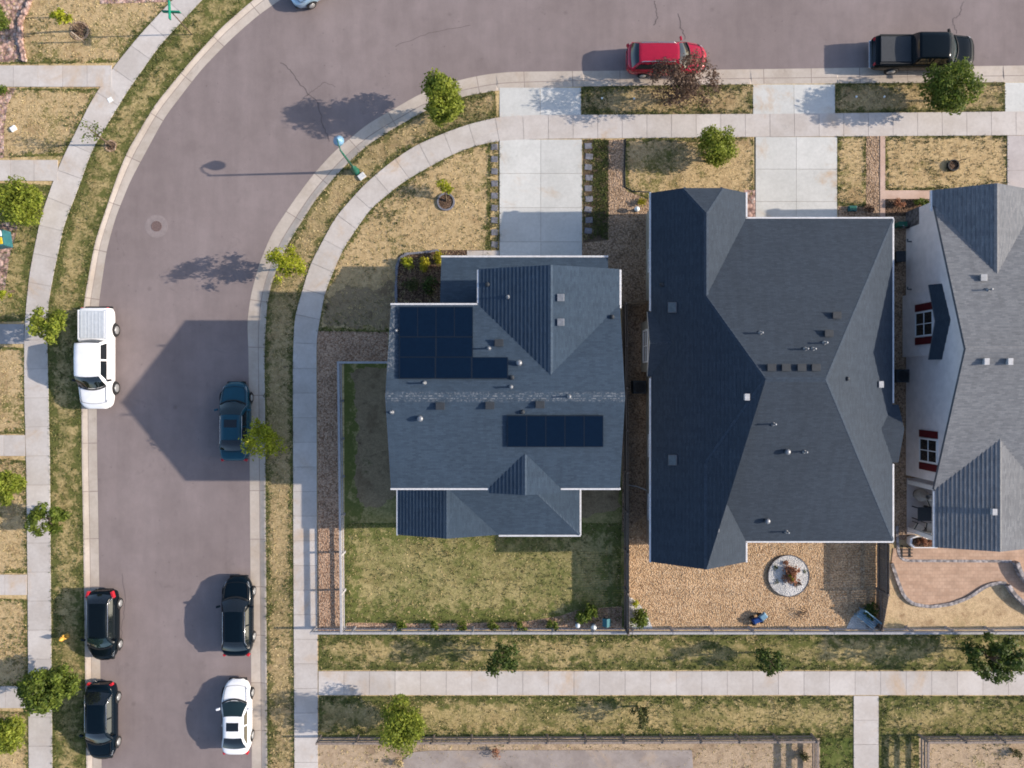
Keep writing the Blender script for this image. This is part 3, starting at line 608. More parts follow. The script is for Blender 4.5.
tree('small olive tree above the brown rail fence', (640, 716), (637, 706), 1.1, 11, 12, .7, 500, 'olive', 14, .1, group=GP)
tree('broad dark green tree beside the lower left black car', (47, 690), (66, 678), 2.6, 31, 24, 1.4, 6400, 'green', 46, .115, group=LF, cl=.38, fill=.9)
tree('mid green tree over the left sidewalk across from the lit asphalt', (45, 518), (62, 512), 2.1, 21, 19, 1.2, 2300, 'green', 26, .11, group=LF, cl=.28)
tree('small yellow green tree beside the white pickup bed', (47, 324), (62, 325), 2.1, 21, 19, 1.1, 2100, 'bright', 26, .11, group=LF, cl=.28)
tree('bushy bright green tree beside the teal box', (15, 203), (32, 208), 2.3, 27, 24, 1.4, 7000, 'bright', 40, .1, group=LF, fill=.85, cl=.42)
tree('bright green tree cut by the left edge above the dark tree', (3, 487), (20, 484), 2.0, 17, 18, 1.2, 4200, 'bright', 28, .1, group=LF, fill=.85, cl=.42)
tree('bright green tree in the lower left corner', (4, 738), (22, 725), 2.2, 19, 22, 1.3, 4800, 'bright', 30, .1, group=LF, fill=.85, cl=.42)
tree('yellow green sapling held by wooden stakes', (59, 15), (78, 31), 2.2, 11, 9, .6, 650, 'lime', 12, .09, group=LF)
tree('nearly bare young tree beside the left sidewalk', (93, 132), (111, 146), 2.0, 17, 14, .8, 190, 'green', 18, .08, group=LF, cl=.3)
tree('small yellow green sapling at the left edge above the grey walk', (1, 293), (14, 291), 1.2, 9, 6, .5, 260, 'lime', 9, .09, group=LF)
def shrub(label, px, py, rx, ry, h, n, key, group=None, size=.075, name='shrub', clumps=9):
    b0 = P(px, py); t = thing(name, label, 'shrub', b0, 0, group); cs = []
    for _ in range(clumps):
        a = random.uniform(0, 6.28); r = math.sqrt(random.random()) * .62
        cs.append(((b0.x + math.cos(a) * r * rx / S, b0.y + math.sin(a) * r * ry / S, h * random.uniform(.3, .75)), min(rx, ry) / S * .5))
    g = MB()
    for c, r in cs[:5]: g.tube([b0, b0.lerp(Vector(c), .6) + Vector((0, 0, .05)), c], [.018, .012, .006], 5)
    g.build('stem', 'bark', t); leaf_cloud('foliage', t, cs, n, size, key, .03); return t
BD = 'shrubs in the corner bed'; BF = 'clipped shrubs along the back fence'
for lab, x, y, r, k in (('yellow green shrub at the outer corner of the front bed', 408, 264, 7, 'lime'), ('bright yellow shrub in the sunlit middle of the front bed', 425, 264, 8.5, 'yellow'), ('bright yellow shrub touching the porch roof corner', 438, 259, 7.5, 'yellow'),
                        ('olive shrub in the shaded left half of the front bed', 411, 285, 9, 'olive'), ('dark green shrub in shade under the porch roof edge', 431, 286, 10, 'dark')): shrub(lab, x, y, r, r, .7, 420, k, BD)
for lab, x in (('clipped green shrub at the fence, first from the corner post', 401), ('clipped green shrub at the fence, second from the corner post', 433), ('clipped green shrub at the fence, third from the corner post', 463), ('clipped green shrub at the fence, fourth from the corner post', 493), ('clipped green shrub at the fence, fifth from the corner post', 521), ('clipped green shrub at the fence, nearest the garden globes', 552)):
    shrub(lab, x, 624.5, 7.5, 6, .75, 420, 'green', BF, .065, clumps=7)
shrub('big leafy shrub between the garden globes', 586, 613, 12, 12, 1., 900, 'green', 'back garden shrubs', .1, clumps=12)
shrub('leafy shrub in the white rock corner', 638, 616, 10, 11, .9, 700, 'green', 'back garden shrubs', .1, clumps=12); shrub('little yellow shrub at the tip of the white rock corner', 635, 603, 4, 4, .4, 160, 'lime', 'back garden shrubs', .06)
shrub('dark shrub behind the blue garden bench', 868, 610, 8, 13, .8, 500, 'dark', 'back garden shrubs', .09); shrub('greyish twiggy shrub on the tan rock', 803, 613, 8, 7, .5, 130, 'purple', 'back garden shrubs', .05)
shrub('red leaved shrub in front of the right house', 897, 204, 9, 5, .6, 380, 'rust', 'front garden shrubs', .06); shrub('green shrub by the right house corner', 921, 204, 11, 5, .6, 420, 'green', 'front garden shrubs', .07)
shrub('brown shrub in the gravel by the middle house garage', 868, 208, 8, 6, .5, 260, 'purple', 'front garden shrubs', .06); shrub('small yellow shrub in the gravel between the first two houses', 641, 203, 5, 5, .45, 220, 'yellow', 'front garden shrubs', .06)
shrub('large green shrub in the top left corner rock bed', 3, 25, 13, 19, 1.1, 1300, 'green', 'left garden shrubs', .09, clumps=16); shrub('green shrub at the edge of the left lawn below the walk', 3, 92, 8, 6, .5, 260, 'green', 'left garden shrubs', .07)
shrub('rust coloured twiggy shrub by the concrete patio below the brown fence', 496, 752, 6, 8, .5, 150, 'rust', 'yard shrubs', .06); shrub('tan dry shrub beneath the round green tree', 398, 763, 8, 5, .5, 220, 'straw', 'yard shrubs', .06)
shrub('green shrub at the corner of the dirt yard', 801, 755, 6, 7, .5, 260, 'olive', 'yard shrubs', .06); shrub('olive shrub in the lower right fenced yard', 1014, 752, 7, 6, .5, 240, 'olive', 'yard shrubs', .06)
# sapling stakes and tree rings
for lab, px in (('wooden stake upright of the sapling, nearer the street sign', (84, 42)), ('wooden stake upright of the sapling, nearer the rock bed', (71, 17))):
    g = MB(); c = P(*px); g.tube([c, c + Vector((0, 0, 1.3))], .04, 7); tag(g.build('tree_stake', 'bark_pale', smooth=True), lab, 'tree stake', 'sapling stakes')
def ring(lab, px, py, r, mat, z=.1, w=.1, fill='mulch'):
    c = P(px, py); t = thing('tree_ring', lab, 'tree ring', c)
    g = MB(); g.lathe((0, 0, 0), [(r, 0), (r, z), (r - w, z), (r - w, .0)], 24); g.build('edging', mat, t, True)
    g = MB(); g.lathe((0, 0, 0), [(r - w, 0), (r - w, z * .5), (.05, z * .6)], 24); g.build('mulch', fill, t, True); return t
ring('round brick ring of mulch around the light green sapling', 446, 202, .56, 'stepper'); ring('bare round mulch ring under the staked sapling', 80, 31, .6, 'gravel_brown', .05, .12)
ring('dark round tree ring with a stump in the straw lawn', 952, 166, .36, 'black', .2, .07); ring('small ring of bare soil below the bare young tree', 111, 146, .38, 'gravel_brown', .05, .1)
g = MB(); g.tube([P(953, 165), P(961, 160, .5), P(971, 157, 1.)], [.03, .025, .01], 6); g.tube([P(961, 160, .5), P(960, 153, .8)], [.018, .008], 6); tag(g.build('bare_trunk', 'bark', smooth=True), 'leafless thin trunk growing in the dark tree ring', 'tree')

# ------------------------------------------------------------------ houses
BVH = {}
def courses(g, poly, course, butt=.026):
    """lays one roof plane as overlapping shingle courses, each raised at its lower (butt) edge."""
    nn = Vector((0, 0, 0))
    for i in range(len(poly)): nn += poly[i].cross(poly[(i + 1) % len(poly)])
    nn.normalize(); u = Vector((0, 0, 1)).cross(nn).normalized(); v = nn.cross(u)
    bm = bmesh.new(); bm.faces.new([bm.verts.new(p) for p in poly]); bmesh.ops.triangulate(bm, faces=bm.faces[:])
    t = [p.dot(v) for p in poly]; k0, k1 = math.floor(min(t) / course), math.ceil(max(t) / course)
    for k in range(k0 + 1, k1): bmesh.ops.bisect_plane(bm, geom=bm.verts[:] + bm.edges[:] + bm.faces[:], plane_co=v * (k * course), plane_no=v, dist=1e-6)
    for f in bm.faces:
        if f.calc_area() < 1e-6: continue
        k = math.floor(f.calc_center_median().dot(v) / course); co = [w.co.copy() for w in f.verts]
        up = [p + nn * butt * max(0., min(1., k + 1 - p.dot(v) / course)) for p in co]; g.face(up, 0)
        for i in range(len(co)):
            j = (i + 1) % len(co)
            if abs(co[i].dot(v) - k * course) < 1e-4 and abs(co[j].dot(v) - k * course) < 1e-4: g.face([co[i], co[j], up[j], up[i]], 0)
    bm.free()
def roof(name, parent, polys, th=2.6, mat='shingle', caps=(), trim='white', key=None, capmat=None, course=.215):
    """polys: planes given as (gx, gy, gz); closed solid of thickness th with white edges, UV along the slope."""
    key3 = {}; vs = []; fs = []
    for poly in polys:
        f = []
        for p in poly:
            k = tuple(round(q, 1) for q in p)
            if k not in key3: key3[k] = len(vs); vs.append(W(*p))
            f.append(key3[k])
        nrm = Vector((0, 0, 0))
        for i in range(len(f)): nrm += (vs[f[i]]).cross(vs[f[(i + 1) % len(f)]])
        fs.append(tuple(f) if nrm.z > 0 else tuple(f[::-1]))
    if key: BVH.setdefault(key, []).append(BVHTree.FromPolygons(vs, fs))
    n = len(vs); d = Vector((0, 0, -th / S)); al = vs + [v + d for v in vs]
    edges = {}
    for f in fs:
        for i in range(len(f)): e = (f[i], f[(i + 1) % len(f)]); edges[e] = 1
    g = MB(); g.add(al, [], 0)
    for f in fs: courses(g, [vs[i] for i in f], course)
    for f in fs: g.f.append(tuple(i + n for i in f[::-1])); g.mi.append(1); g.tone.append(.5)
    for (a, c) in edges:
        if (c, a) not in edges: g.f.append((c, a, a + n, c + n)); g.mi.append(1); g.tone.append(.5)
    o = g.build(name, [mat, trim], parent)
    uvl = o.data.uv_layers.new(name='UVMap')
    for p in o.data.polygons:
        nn = p.normal; u = Vector((0, 0, 1)).cross(nn); u = u.normalized() if u.length > 1e-4 else Vector((1, 0, 0)); v = nn.cross(u)
        for li in p.loop_indices: co = o.data.vertices[o.data.loops[li].vertex_index].co; uvl.data[li].uv = (co.dot(u), co.dot(v))
    for a, c in caps:
        h = MB(); A, B = W(*a), W(*c); dd = (B - A).normalized(); s = dd.cross(Vector((0, 0, 1))).normalized() * .14; up = Vector((0, 0, .022))
        h.add([A - s - up * 1.6, A + s - up * 1.6, A + up, B - s - up * 1.6, B + s - up * 1.6, B + up], [(0, 2, 5, 3), (2, 1, 4, 5), (0, 1, 2), (3, 5, 4), (0, 3, 4, 1)])
        h.build('ridge_cap', capmat or mat + '_cap', o)
    return o
for k, c in (('shingle', (.052, .075, .105)), ('shingle2', (.038, .052, .073)), ('shingle3', (.175, .176, .183))): M[k + '_cap'] = m_plain(k + '_cap', c, .9, .2, .15)
def gutter(parent, a, c, w=.11, mat='gutter_white'):
    g = MB(); A, B = W(*a), W(*c); m = (A + B) / 2; d = B - A; g.box(m - Vector((0, 0, .07)), (d.length + w * .6, w, .13), math.atan2(d.y, d.x)); g.build('gutter', mat, parent, bevel=.015)
def wallbox(parent, gx0, gx1, gy0, gy1, z0, z1, mat, ridge=None, name='wall'):
    """box wall; ridge=('x', y, z) or ('y', x, z) gives it gable ends."""
    g = MB()
    if not ridge:
        g.prism([tuple(W(x, y)[:2]) for x, y in ((gx0, gy0), (gx1, gy0), (gx1, gy1), (gx0, gy1))], z0 / S, z1 / S)
    else:
        ax, q, zr = ridge
        sec = [(gy0, z0), (gy1, z0), (gy1, z1), (q, zr), (gy0, z1)] if ax == 'x' else [(gx0, z0), (gx1, z0), (gx1, z1), (q, zr), (gx0, z1)]
        e = (gx0, gx1) if ax == 'x' else (gy0, gy1)
        mk = (lambda t, s: W(t, s[0], s[1])) if ax == 'x' else (lambda t, s: W(s[0], t, s[1]))
        vs = [mk(t, s) for t in e for s in sec]; fs = [(0, 1, 2, 3, 4), (9, 8, 7, 6, 5)] + [(i, i + 5, (i + 1) % 5 + 5, (i + 1) % 5) for i in range(5)]
        g.add(vs, fs)
        # outward orientation
        import bmesh
    o = g.build(name, mat, parent)
    import bmesh
    bm = bmesh.new(); bm.from_mesh(o.data); bmesh.ops.remove_doubles(bm, verts=bm.verts, dist=1e-4); bmesh.ops.recalc_face_normals(bm, faces=bm.faces); bm.to_mesh(o.data); bm.free(); return o
def window(parent, c, axis, w, h, shutter=None, muntin=True):
    """c world centre on the wall face, axis = outward normal ('+x','-x','+y','-y')."""
    d = {'+x': (1, 0), '-x': (-1, 0), '+y': (0, 1), '-y': (0, -1)}[axis]; nx = Vector((*d, 0)); tx = Vector((-d[1], d[0], 0)); c = Vector(c); rz = math.atan2(tx.y, tx.x)
    g = MB(); fw = .09
    for s in (-1, 1): g.box(c + nx * .03 + tx * s * (w / 2), (fw, .08, h + fw), rz); g.box(c + nx * .03 + Vector((0, 0, s * h / 2)), (w - fw, .08, fw), rz)
    if muntin: g.box(c + nx * .03, (.05, .06, h - fw), rz); g.box(c + nx * .031, (w - fw, .058, .045), rz)
    f = g.build('window', 'white', parent); g = MB(); g.box(c + nx * .02, (w - .05, .02, h - .05), rz); g.build('pane', 'pane', f)
    if shutter:
        for s in (-1, 1): g = MB(); g.box(c + nx * .03 + tx * s * (w / 2 + .3), (.42, .05, h + .1), rz); g.build('shutter', shutter, parent)
    return f
def on_roof(key, px, py):
    o = Vector((0, 0, HC)); d = (P(px, py) - o).normalized(); best = None
    for t in BVH[key]:
        r = t.ray_cast(o, d)
        if r[0] is not None and (best is None or r[3] < best[3]): best = r
    return best
def vent(parent, key, px, py, kind):
    r = on_roof(key, px, py)
    if not r: return
    p = r[0]; g = MB()
    if kind == 'box': g.box(p + Vector((0, 0, .07)), (.32, .34, .2), taper=.86); g.box(p + Vector((0, 0, .18)), (.36, .38, .04)); g.build('roof_vent', 'vent', parent, bevel=.01)
    elif kind == 'dark': g.box(p + Vector((0, 0, .07)), (.42, .34, .18), taper=.8); g.box(p + Vector((0, 0, .17)), (.46, .38, .04)); g.build('roof_vent', 'vent_dark', parent, bevel=.01)
    elif kind == 'white': g.box(p + Vector((0, 0, .1)), (.24, .33, .22), taper=.9); g.box(p + Vector((0, 0, .2)), (.27, .36, .04)); g.build('roof_vent', 'vent_white', parent, bevel=.01)
    elif kind == 'turbine': g.lathe(p - Vector((0, 0, .05)), [(.11, 0), (.11, .14), (.15, .17), (.16, .25), (.11, .32), (.03, .34)], 14); g.build('roof_vent', 'vent', parent, smooth=True)
    elif kind == 'small': g.lathe(p - Vector((0, 0, .05)), [(.13, 0), (.12, .14), (.07, .2)], 10); g.build('roof_vent', 'vent_dark', parent, smooth=True)
    else: g.lathe(p - Vector((0, 0, .05)), [(.13, 0), (.11, .1), (.045, .13), (.045, .42), (.06, .42), (.06, .46), (.02, .47)], 10); g.build('vent_pipe', 'vent', parent, smooth=True)

K = .357
# ---- house 1
h1 = thing('house', 'two storey house with slate blue roof and two dark solar arrays', 'house', W(0, 10))
def gable_x(x0, x1, ye0, ye1, yr, ze, zr): return [[(x0, ye0, ze), (x1, ye0, ze), (x1, yr, zr), (x0, yr, zr)], [(x0, ye1, ze), (x1, ye1, ze), (x1, yr, zr), (x0, yr, zr)]]
def gable_y(y0, y1, xe0, xe1, xr, ze, zr): return [[(xe0, y0, ze), (xe0, y1, ze), (xr, y1, zr), (xr, y0, zr)], [(xe1, y0, ze), (xe1, y1, ze), (xr, y1, zr), (xr, y0, zr)]]
ZE, ZR = 99.1, 127.2
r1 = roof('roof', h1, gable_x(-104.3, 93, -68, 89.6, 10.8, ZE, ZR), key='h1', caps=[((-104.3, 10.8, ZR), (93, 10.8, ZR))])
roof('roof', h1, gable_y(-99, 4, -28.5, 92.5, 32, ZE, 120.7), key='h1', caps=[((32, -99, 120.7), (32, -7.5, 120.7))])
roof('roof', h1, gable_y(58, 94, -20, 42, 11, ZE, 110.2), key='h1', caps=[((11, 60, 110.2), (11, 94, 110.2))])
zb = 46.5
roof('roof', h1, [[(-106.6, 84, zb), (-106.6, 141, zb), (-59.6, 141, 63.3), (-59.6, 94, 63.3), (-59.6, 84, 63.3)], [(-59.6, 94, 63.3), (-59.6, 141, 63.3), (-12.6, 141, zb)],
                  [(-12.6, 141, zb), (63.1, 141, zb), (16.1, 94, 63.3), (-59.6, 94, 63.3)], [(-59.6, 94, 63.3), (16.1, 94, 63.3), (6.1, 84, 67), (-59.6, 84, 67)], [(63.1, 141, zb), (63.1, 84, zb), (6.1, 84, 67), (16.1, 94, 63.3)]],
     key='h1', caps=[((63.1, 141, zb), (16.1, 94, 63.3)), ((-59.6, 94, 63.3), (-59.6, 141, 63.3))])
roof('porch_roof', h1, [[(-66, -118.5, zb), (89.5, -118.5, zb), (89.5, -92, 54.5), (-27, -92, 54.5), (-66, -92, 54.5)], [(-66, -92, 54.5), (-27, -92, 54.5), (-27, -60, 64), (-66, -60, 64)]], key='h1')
for a, c in (((-104.3, 90.4, ZE), (-20, 90.4, ZE)), ((42, 90.4, ZE), (93, 90.4, ZE)), ((-104.3, -68.8, ZE), (-28.5, -68.8, ZE)), ((-29.3, -98, ZE), (-29.3, -69, ZE)), ((93.4, -98, ZE), (93.4, -66, ZE)),
             ((-12, 141.9, zb), (63.6, 141.9, zb)), ((63.9, 92, zb), (63.9, 141, zb)), ((-107.3, 92, zb), (-107.3, 141, zb)), ((-66, -119.3, zb), (89.5, -119.3, zb))): gutter(h1, a, c)
wallbox(h1, -98, 87, -62, 84, 0, 96, 'siding1', ('x', 10.8, 122)); wallbox(h1, -22, 87, -92.5, -60, 0, 97, 'siding1', ('y', 32, 116)); wallbox(h1, -16, 38, 83, 88.5, 44, 97, 'siding1', ('y', 11, 106))
wallbox(h1, -100.5, 57, 83.8, 135.5, 0, 45, 'siding1'); wallbox(h1, -22, 87, -113, -92.4, 0, 45, 'siding1'); wallbox(h1, -100.5, -18.7, 120, 135.3, 45, 45.2, 'siding1', ('y', -59.6, 60))
g = MB(); g.box(W(29, -113.6, 18.5), (4.9, .08, 2.3)); gd = g.build('garage_door', 'white', h1)
for i in range(4): g = MB(); g.box(W(29, -114.4, 5 + 9 * i), (4.8, .04, .5)); g.build('door_panel', 'white', gd)
g = MB(); g.box(W(-38, -62.7, 19), (1., .1, 2.1)); d = g.build('front_door', 'red_paint', h1); g = MB(); g.lathe(W(-33, -64.5, 18), [(.03, -.03), (.04, 0), (.03, .03)], 8); g.build('handle', 'chrome', d)
for x in (-62, -28): g = MB(); g.box(W(x, -114, 22), (.22, .22, 2.75)); g.build('porch_post', 'white', h1)
for c, ax, w, h in ((W(-75, -62, 22), '+y', 1.4, 1.4), (W(-75, -62, 78), '+y', 1.4, 1.3), (W(32, -92.5, 80), '+y', 1.8, 1.3), (W(-98, -30, 75), '-x', 1.2, 1.3), (W(-98, 45, 75), '-x', 1.2, 1.3), (W(-98, 45, 25), '-x', 1.5, 1.3), (W(87, -40, 75), '+x', 1.2, 1.3),
                    (W(87, 50, 75), '+x', 1.2, 1.3), (W(-70, 84, 80), '-y', 1.3, 1.1), (W(11, 88.5, 78), '-y', 1.5, 1.2), (W(-60, 135.5, 24), '-y', 1.5, 1.4), (W(20, 135.5, 20), '-y', 1.8, 2.0), (W(72, 84, 24), '-y', 1.2, 1.2)): window(h1, c, ax, w, h)
def solar(parent, key, x0, x1, y0, y1, nx, arr=None):
    """an array of framed panels lifted off the slope; corners given as photo positions on that slope."""
    o = arr or MB()
    for i in range(nx):
        xa, xb = x0 + (x1 - x0) * i / nx + .04, x0 + (x1 - x0) * (i + 1) / nx - .04
        q = [on_roof(key, x, y)[0] for x, y in ((xa, y1), (xb, y1), (xb, y0), (xa, y0))]; n = (q[1] - q[0]).cross(q[3] - q[0]).normalized()
        g = MB(); lo = [p + n * .09 for p in q]; hi = [p + n * .13 for p in q]
        g.add(lo + hi, [(3, 2, 1, 0), (0, 1, 5, 4), (1, 2, 6, 5), (2, 3, 7, 6), (3, 0, 4, 7)], 1)
        cen = sum(hi, Vector()) / 4; inn = [p + (cen - p).normalized() * .045 for p in hi]
        g.add(hi + inn, [(0, 1, 5, 4), (1, 2, 6, 5), (2, 3, 7, 6), (3, 0, 4, 7)], 1); g.add(inn, [(0, 1, 2, 3)], 0)
        pn = g.build('solar_panel', ['solar', 'solar_frame'], parent); uvl = pn.data.uv_layers.new(name='UVMap'); u = (q[1] - q[0]).normalized(); v = n.cross(u)
        for p in pn.data.polygons:
            for li in p.loop_indices: co = pn.data.vertices[pn.data.loops[li].vertex_index].co; uvl.data[li].uv = (co.dot(u), co.dot(v))
def solar_array(rows, x0, x1, y0, y1):
    q = [on_roof('h1', x, y)[0] for x, y in ((x0, y1), (x1, y1), (x1, y0), (x0, y0))]; n = (q[1] - q[0]).cross(q[3] - q[0]).normalized(); g = MB()
    for f in (.3, .7): a, c = q[0].lerp(q[3], f), q[1].lerp(q[2], f); g.tube([a + n * .05, c + n * .05], .03, 6)
    ar = g.build('solar_array', 'vent', h1)
    for r in rows: solar(ar, 'h1', *r)
solar_array([(399.5, 473, 307.8, 337.9, 4), (399.5, 473, 338.1, 357.9, 2), (399.5, 508, 358.1, 379.2, 3)], 402, 470, 310, 377); solar_array([(507.5, 603, 414.6, 446, 5)], 510, 600, 417, 443)
for x, y, k in ((560.5, 298, 'box'), (560.5, 322.5, 'box'), (508, 297, 'pipe'), (487.5, 284.5, 'small'), (489, 348.5, 'pipe'), (499, 343, 'dark'), (519, 363, 'turbine'), (512, 377.5, 'small'), (511, 387, 'pipe'), (440.5, 406, 'dark'), (490, 405.5, 'dark'),
                (392, 412, 'pipe'), (420.5, 418.5, 'turbine'), (424.5, 383, 'pipe'), (540, 404.6, 'dark'), (522.6, 411.8, 'small'), (569, 396.5, 'pipe'), (397, 331, 'pipe'), (612, 317, 'small')): vent(r1, 'h1', x, y, k)

# ---- house 2
h2 = thing('house', 'large charcoal roofed single storey house with many small roof vents', 'house', W(240, 0))
e2 = 57.2; zw = 84.2; za = 110.9
WP = [[(128, -176, e2), (128, 163.7, e2), (171.5, 163.7, zw), (171.5, 69.9, zw), (214.6, -4, za), (171.5, -77.6, zw), (171.5, -150.8, zw), (153.5, -176, 73)],
      [(215, -152, e2), (350, -152, e2), (264.6, -4, za), (214.6, -4, za), (171.5, -77.6, zw)], [(215, 144.4, e2), (350, 144.4, e2), (264.6, -4, za), (214.6, -4, za), (171.5, 69.9, zw)],
      [(350, -152, e2), (350, 144.4, e2), (264.6, -4, za)], [(215, -152, e2), (215, -176, e2), (189.5, -176, 73), (171.5, -150.8, zw), (171.5, -77.6, zw)],
      [(153.5, -176, 73), (189.5, -176, 73), (171.5, -150.8, zw)], [(215, 144.4, e2), (215, 163.7, e2), (171.5, 163.7, zw), (171.5, 69.9, zw)]]
r2 = roof('roof', h2, WP, mat='shingle2', key='h2', caps=[((171.5, -77.6, zw), (214.6, -4, za)), ((171.5, 69.9, zw), (214.6, -4, za)), ((214.6, -4, za), (264.6, -4, za)), ((264.6, -4, za), (350, -152, e2)), ((264.6, -4, za), (350, 144.4, e2)), ((171.5, -150.8, zw), (171.5, -77.6, zw)), ((171.5, 69.9, zw), (171.5, 163.7, zw)), ((171.5, -150.8, zw), (153.5, -176, 73)), ((171.5, -150.8, zw), (189.5, -176, 73))])
roof('roof', h2, gable_x(124.5, 150, -66.5, -7, -36.8, e2, e2 + 10.8), mat='shingle2', key='h2', th=1.8)
roof('roof', h2, gable_x(326, 355.5, 19, 72, 41, e2, e2 + 9.8), mat='shingle2', key='h2', th=1.8, trim='grey_trim')
for a, c in (((127.3, -176, e2), (127.3, -68, e2)), ((127.3, -5, e2), (127.3, 163.7, e2)), ((215, -152.8, e2), (350.6, -152.8, e2)), ((350.8, -152, e2), (350.8, 17, e2)), ((350.8, 74, e2), (350.8, 144.4, e2)), ((215, 145.2, e2), (350.6, 145.2, e2)), ((215.8, -176, e2), (215.8, -153, e2)), ((215.8, 145.5, e2), (215.8, 163.7, e2))): gutter(h2, a, c)
wallbox(h2, 134, 344, -146, 138.5, 0, 53, 'siding2'); wallbox(h2, 134, 209, -170, -145.9, 0, 55, 'siding2', ('y', 171.5, 69)); wallbox(h2, 134, 209, 138.4, 158, 0, 55, 'siding2', ('y', 171.5, 78)); wallbox(h2, 129, 135, -61, -12, 0, 54, 'siding2', ('x', -36.8, 62)); wallbox(h2, 343, 351, 25, 66, 0, 54, 'siding2', ('x', 41, 62))
for c, ax, w, h in ((W(129, -36.5, 26), '-x', 1.9, 1.3), (W(134, 60, 26), '-x', 1.3, 1.3), (W(134, 120, 26), '-x', 1.5, 1.4), (W(134, -120, 26), '-x', 1.3, 1.3), (W(171, -170, 28), '+y', 1.9, 1.5), (W(171, 158, 24), '-y', 1.7, 1.6), (W(260, 138.5, 20), '-y', 2.2, 2.1), (W(310, 138.5, 26), '-y', 1.5, 1.3), (W(344, -90, 26), '+x', 1.3, 1.2), (W(351, 46, 28), '+x', 1.5, 1.2)): window(h2, c, ax, w, h)
g = MB(); g.box(W(284, -146.7, 19), (4.9, .08, 2.3)); gd = g.build('garage_door', 'white', h2)
for i in range(4): g = MB(); g.box(W(284, -147.5, 5.5 + 9 * i), (4.8, .04, .5)); g.build('door_panel', 'white', gd)
for x, y, k in ((835.7, 315.5, 'dark'), (827.7, 333.5, 'dark'), (824, 343, 'pipe'), (805, 349, 'pipe'), (812.5, 349, 'pipe'), (770.6, 367.5, 'dark'), (785, 367.5, 'dark'), (800.6, 367.5, 'dark'), (814.8, 367.5, 'dark'), (760, 333, 'pipe'), (847, 378.8, 'small'), (662, 284.5, 'small'),
                (746, 397, 'white'), (766.4, 520.7, 'turbine'), (715, 528, 'box'), (773, 424, 'pipe'), (786.5, 451.6, 'turbine'), (804, 451.6, 'pipe'), (786, 531.5, 'pipe'), (879.5, 384.4, 'white')): vent(r2, 'h2', x, y, k)
for x, y in ((672.6, 307.5), (673, 460)):
    q = [on_roof('h2', x + a, y + c)[0] for a, c in ((-4.2, 5.2), (4.2, 5.2), (4.2, -5.2), (-4.2, -5.2))]; n = (q[1] - q[0]).cross(q[3] - q[0]).normalized(); g = MB()
    g.add(q + [p + n * .1 for p in q], [(4, 5, 6, 7), (0, 1, 5, 4), (1, 2, 6, 5), (2, 3, 7, 6), (3, 0, 4, 7)]); sk = g.build('skylight', 'grey_trim', r2)
    cen = sum(q, Vector()) / 4; g = MB(); g.add([p + (cen - p) * .16 + n * .104 for p in q], [(0, 1, 2, 3)]); g.build('pane', 'flat_panel', sk)

# ---- house 3
h3 = thing('house', 'pale grey house with red shutters and light grey shingled roof', 'house', W(470, -20))
e3 = 56.5; z3 = 102.5
r3 = roof('roof', h3, gable_x(388.5, 640, -166, 97, -30, e3, z3), mat='shingle3', key='h3', trim='grey_trim', caps=[((388.5, -30, z3), (640, -30, z3))])
roof('roof', h3, [[(387.4, -178.5, e3), (387.4, -165, e3), (431, -97, 79.6), (431, -178.5, 79.6)], [(482, -178.5, e3), (482, -165, e3), (431, -97, 79.6), (431, -178.5, 79.6)]], mat='shingle3', key='h3', trim='grey_trim', caps=[((431, -178.5, 79.6), (431, -98, 79.6))])
roof('roof', h3, [[(389.6, 150.5, e3), (389.6, 97, e3), (437.6, 48, 73.6), (437.6, 150.5, 73.6)], [(486, 150.5, e3), (486, 97, e3), (437.6, 48, 73.6), (437.6, 150.5, 73.6)]], mat='shingle3', key='h3', trim='grey_trim', caps=[((437.6, 48, 73.6), (437.6, 150.5, 73.6))])
roof('bay_roof', h3, [[(386.5, -92, 52.2), (386.5, -57.5, 62.6), (394.4, -57.5, 73), (394.4, -92, 60)], [(386.5, -22.5, 52.2), (386.5, -57.5, 62.6), (394.4, -57.5, 73), (394.4, -22.5, 60)]], mat='shingle2', key='h3', th=1.6, trim='grey_trim')
gutter(h3, (386.6, -178, e3), (386.6, -160, e3)); gutter(h3, (389, 99, e3), (389, 150, e3))
wallbox(h3, 394, 640, -160, 91, 0, 55, 'siding3', ('x', -30, 97.5)); wallbox(h3, 394, 476, -171, -159.9, 0, 56, 'siding3', ('y', 431, 74.5)); wallbox(h3, 390.6, 395, -88, -27, 0, 51, 'siding3', ('x', -57.5, 59.6))
wallbox(h3, 480, 640, 90, 145, 0, 55, 'siding3'); g = MB(); g.box(W(397, -163.3, 11.5), (.42, 1.05, 1.44)); g.build('stone_base', 'stone', h3)
for x, y in ((397, 145), (397, 98), (440, 145)): g = MB(); g.box(W(x, y, 28), (.24, .24, 3.5)); g.build('porch_post', 'white', h3)
window(h3, W(390.6, -57, 38), '-x', 1.4, 1.75, 'red_paint'); window(h3, W(394, 63, 39), '-x', 1.35, 1.75, 'red_paint'); window(h3, W(434, -171, 26), '+y', 1.8, 1.5, 'red_paint'); window(h3, W(560, 145, 22), '-y', 2., 2.)
for x, y in ((396.5, 392), ): pass
for c in (W(392.6, -140, 12), W(392.6, -93, 12)): g = MB(); g.tube([c, c + Vector((-.25, 0, .05)), c + Vector((-.25, .15, .02))], .05, 7); g.build('wall_tap', 'grey_trim', h3, smooth=True)
for x, y, k in ((981.7, 278, 'box'), (987.5, 290, 'pipe'), (984.4, 361.6, 'white'), (1008, 361.6, 'white'), (992.4, 511.4, 'white')): vent(r3, 'h3', x, y, k)

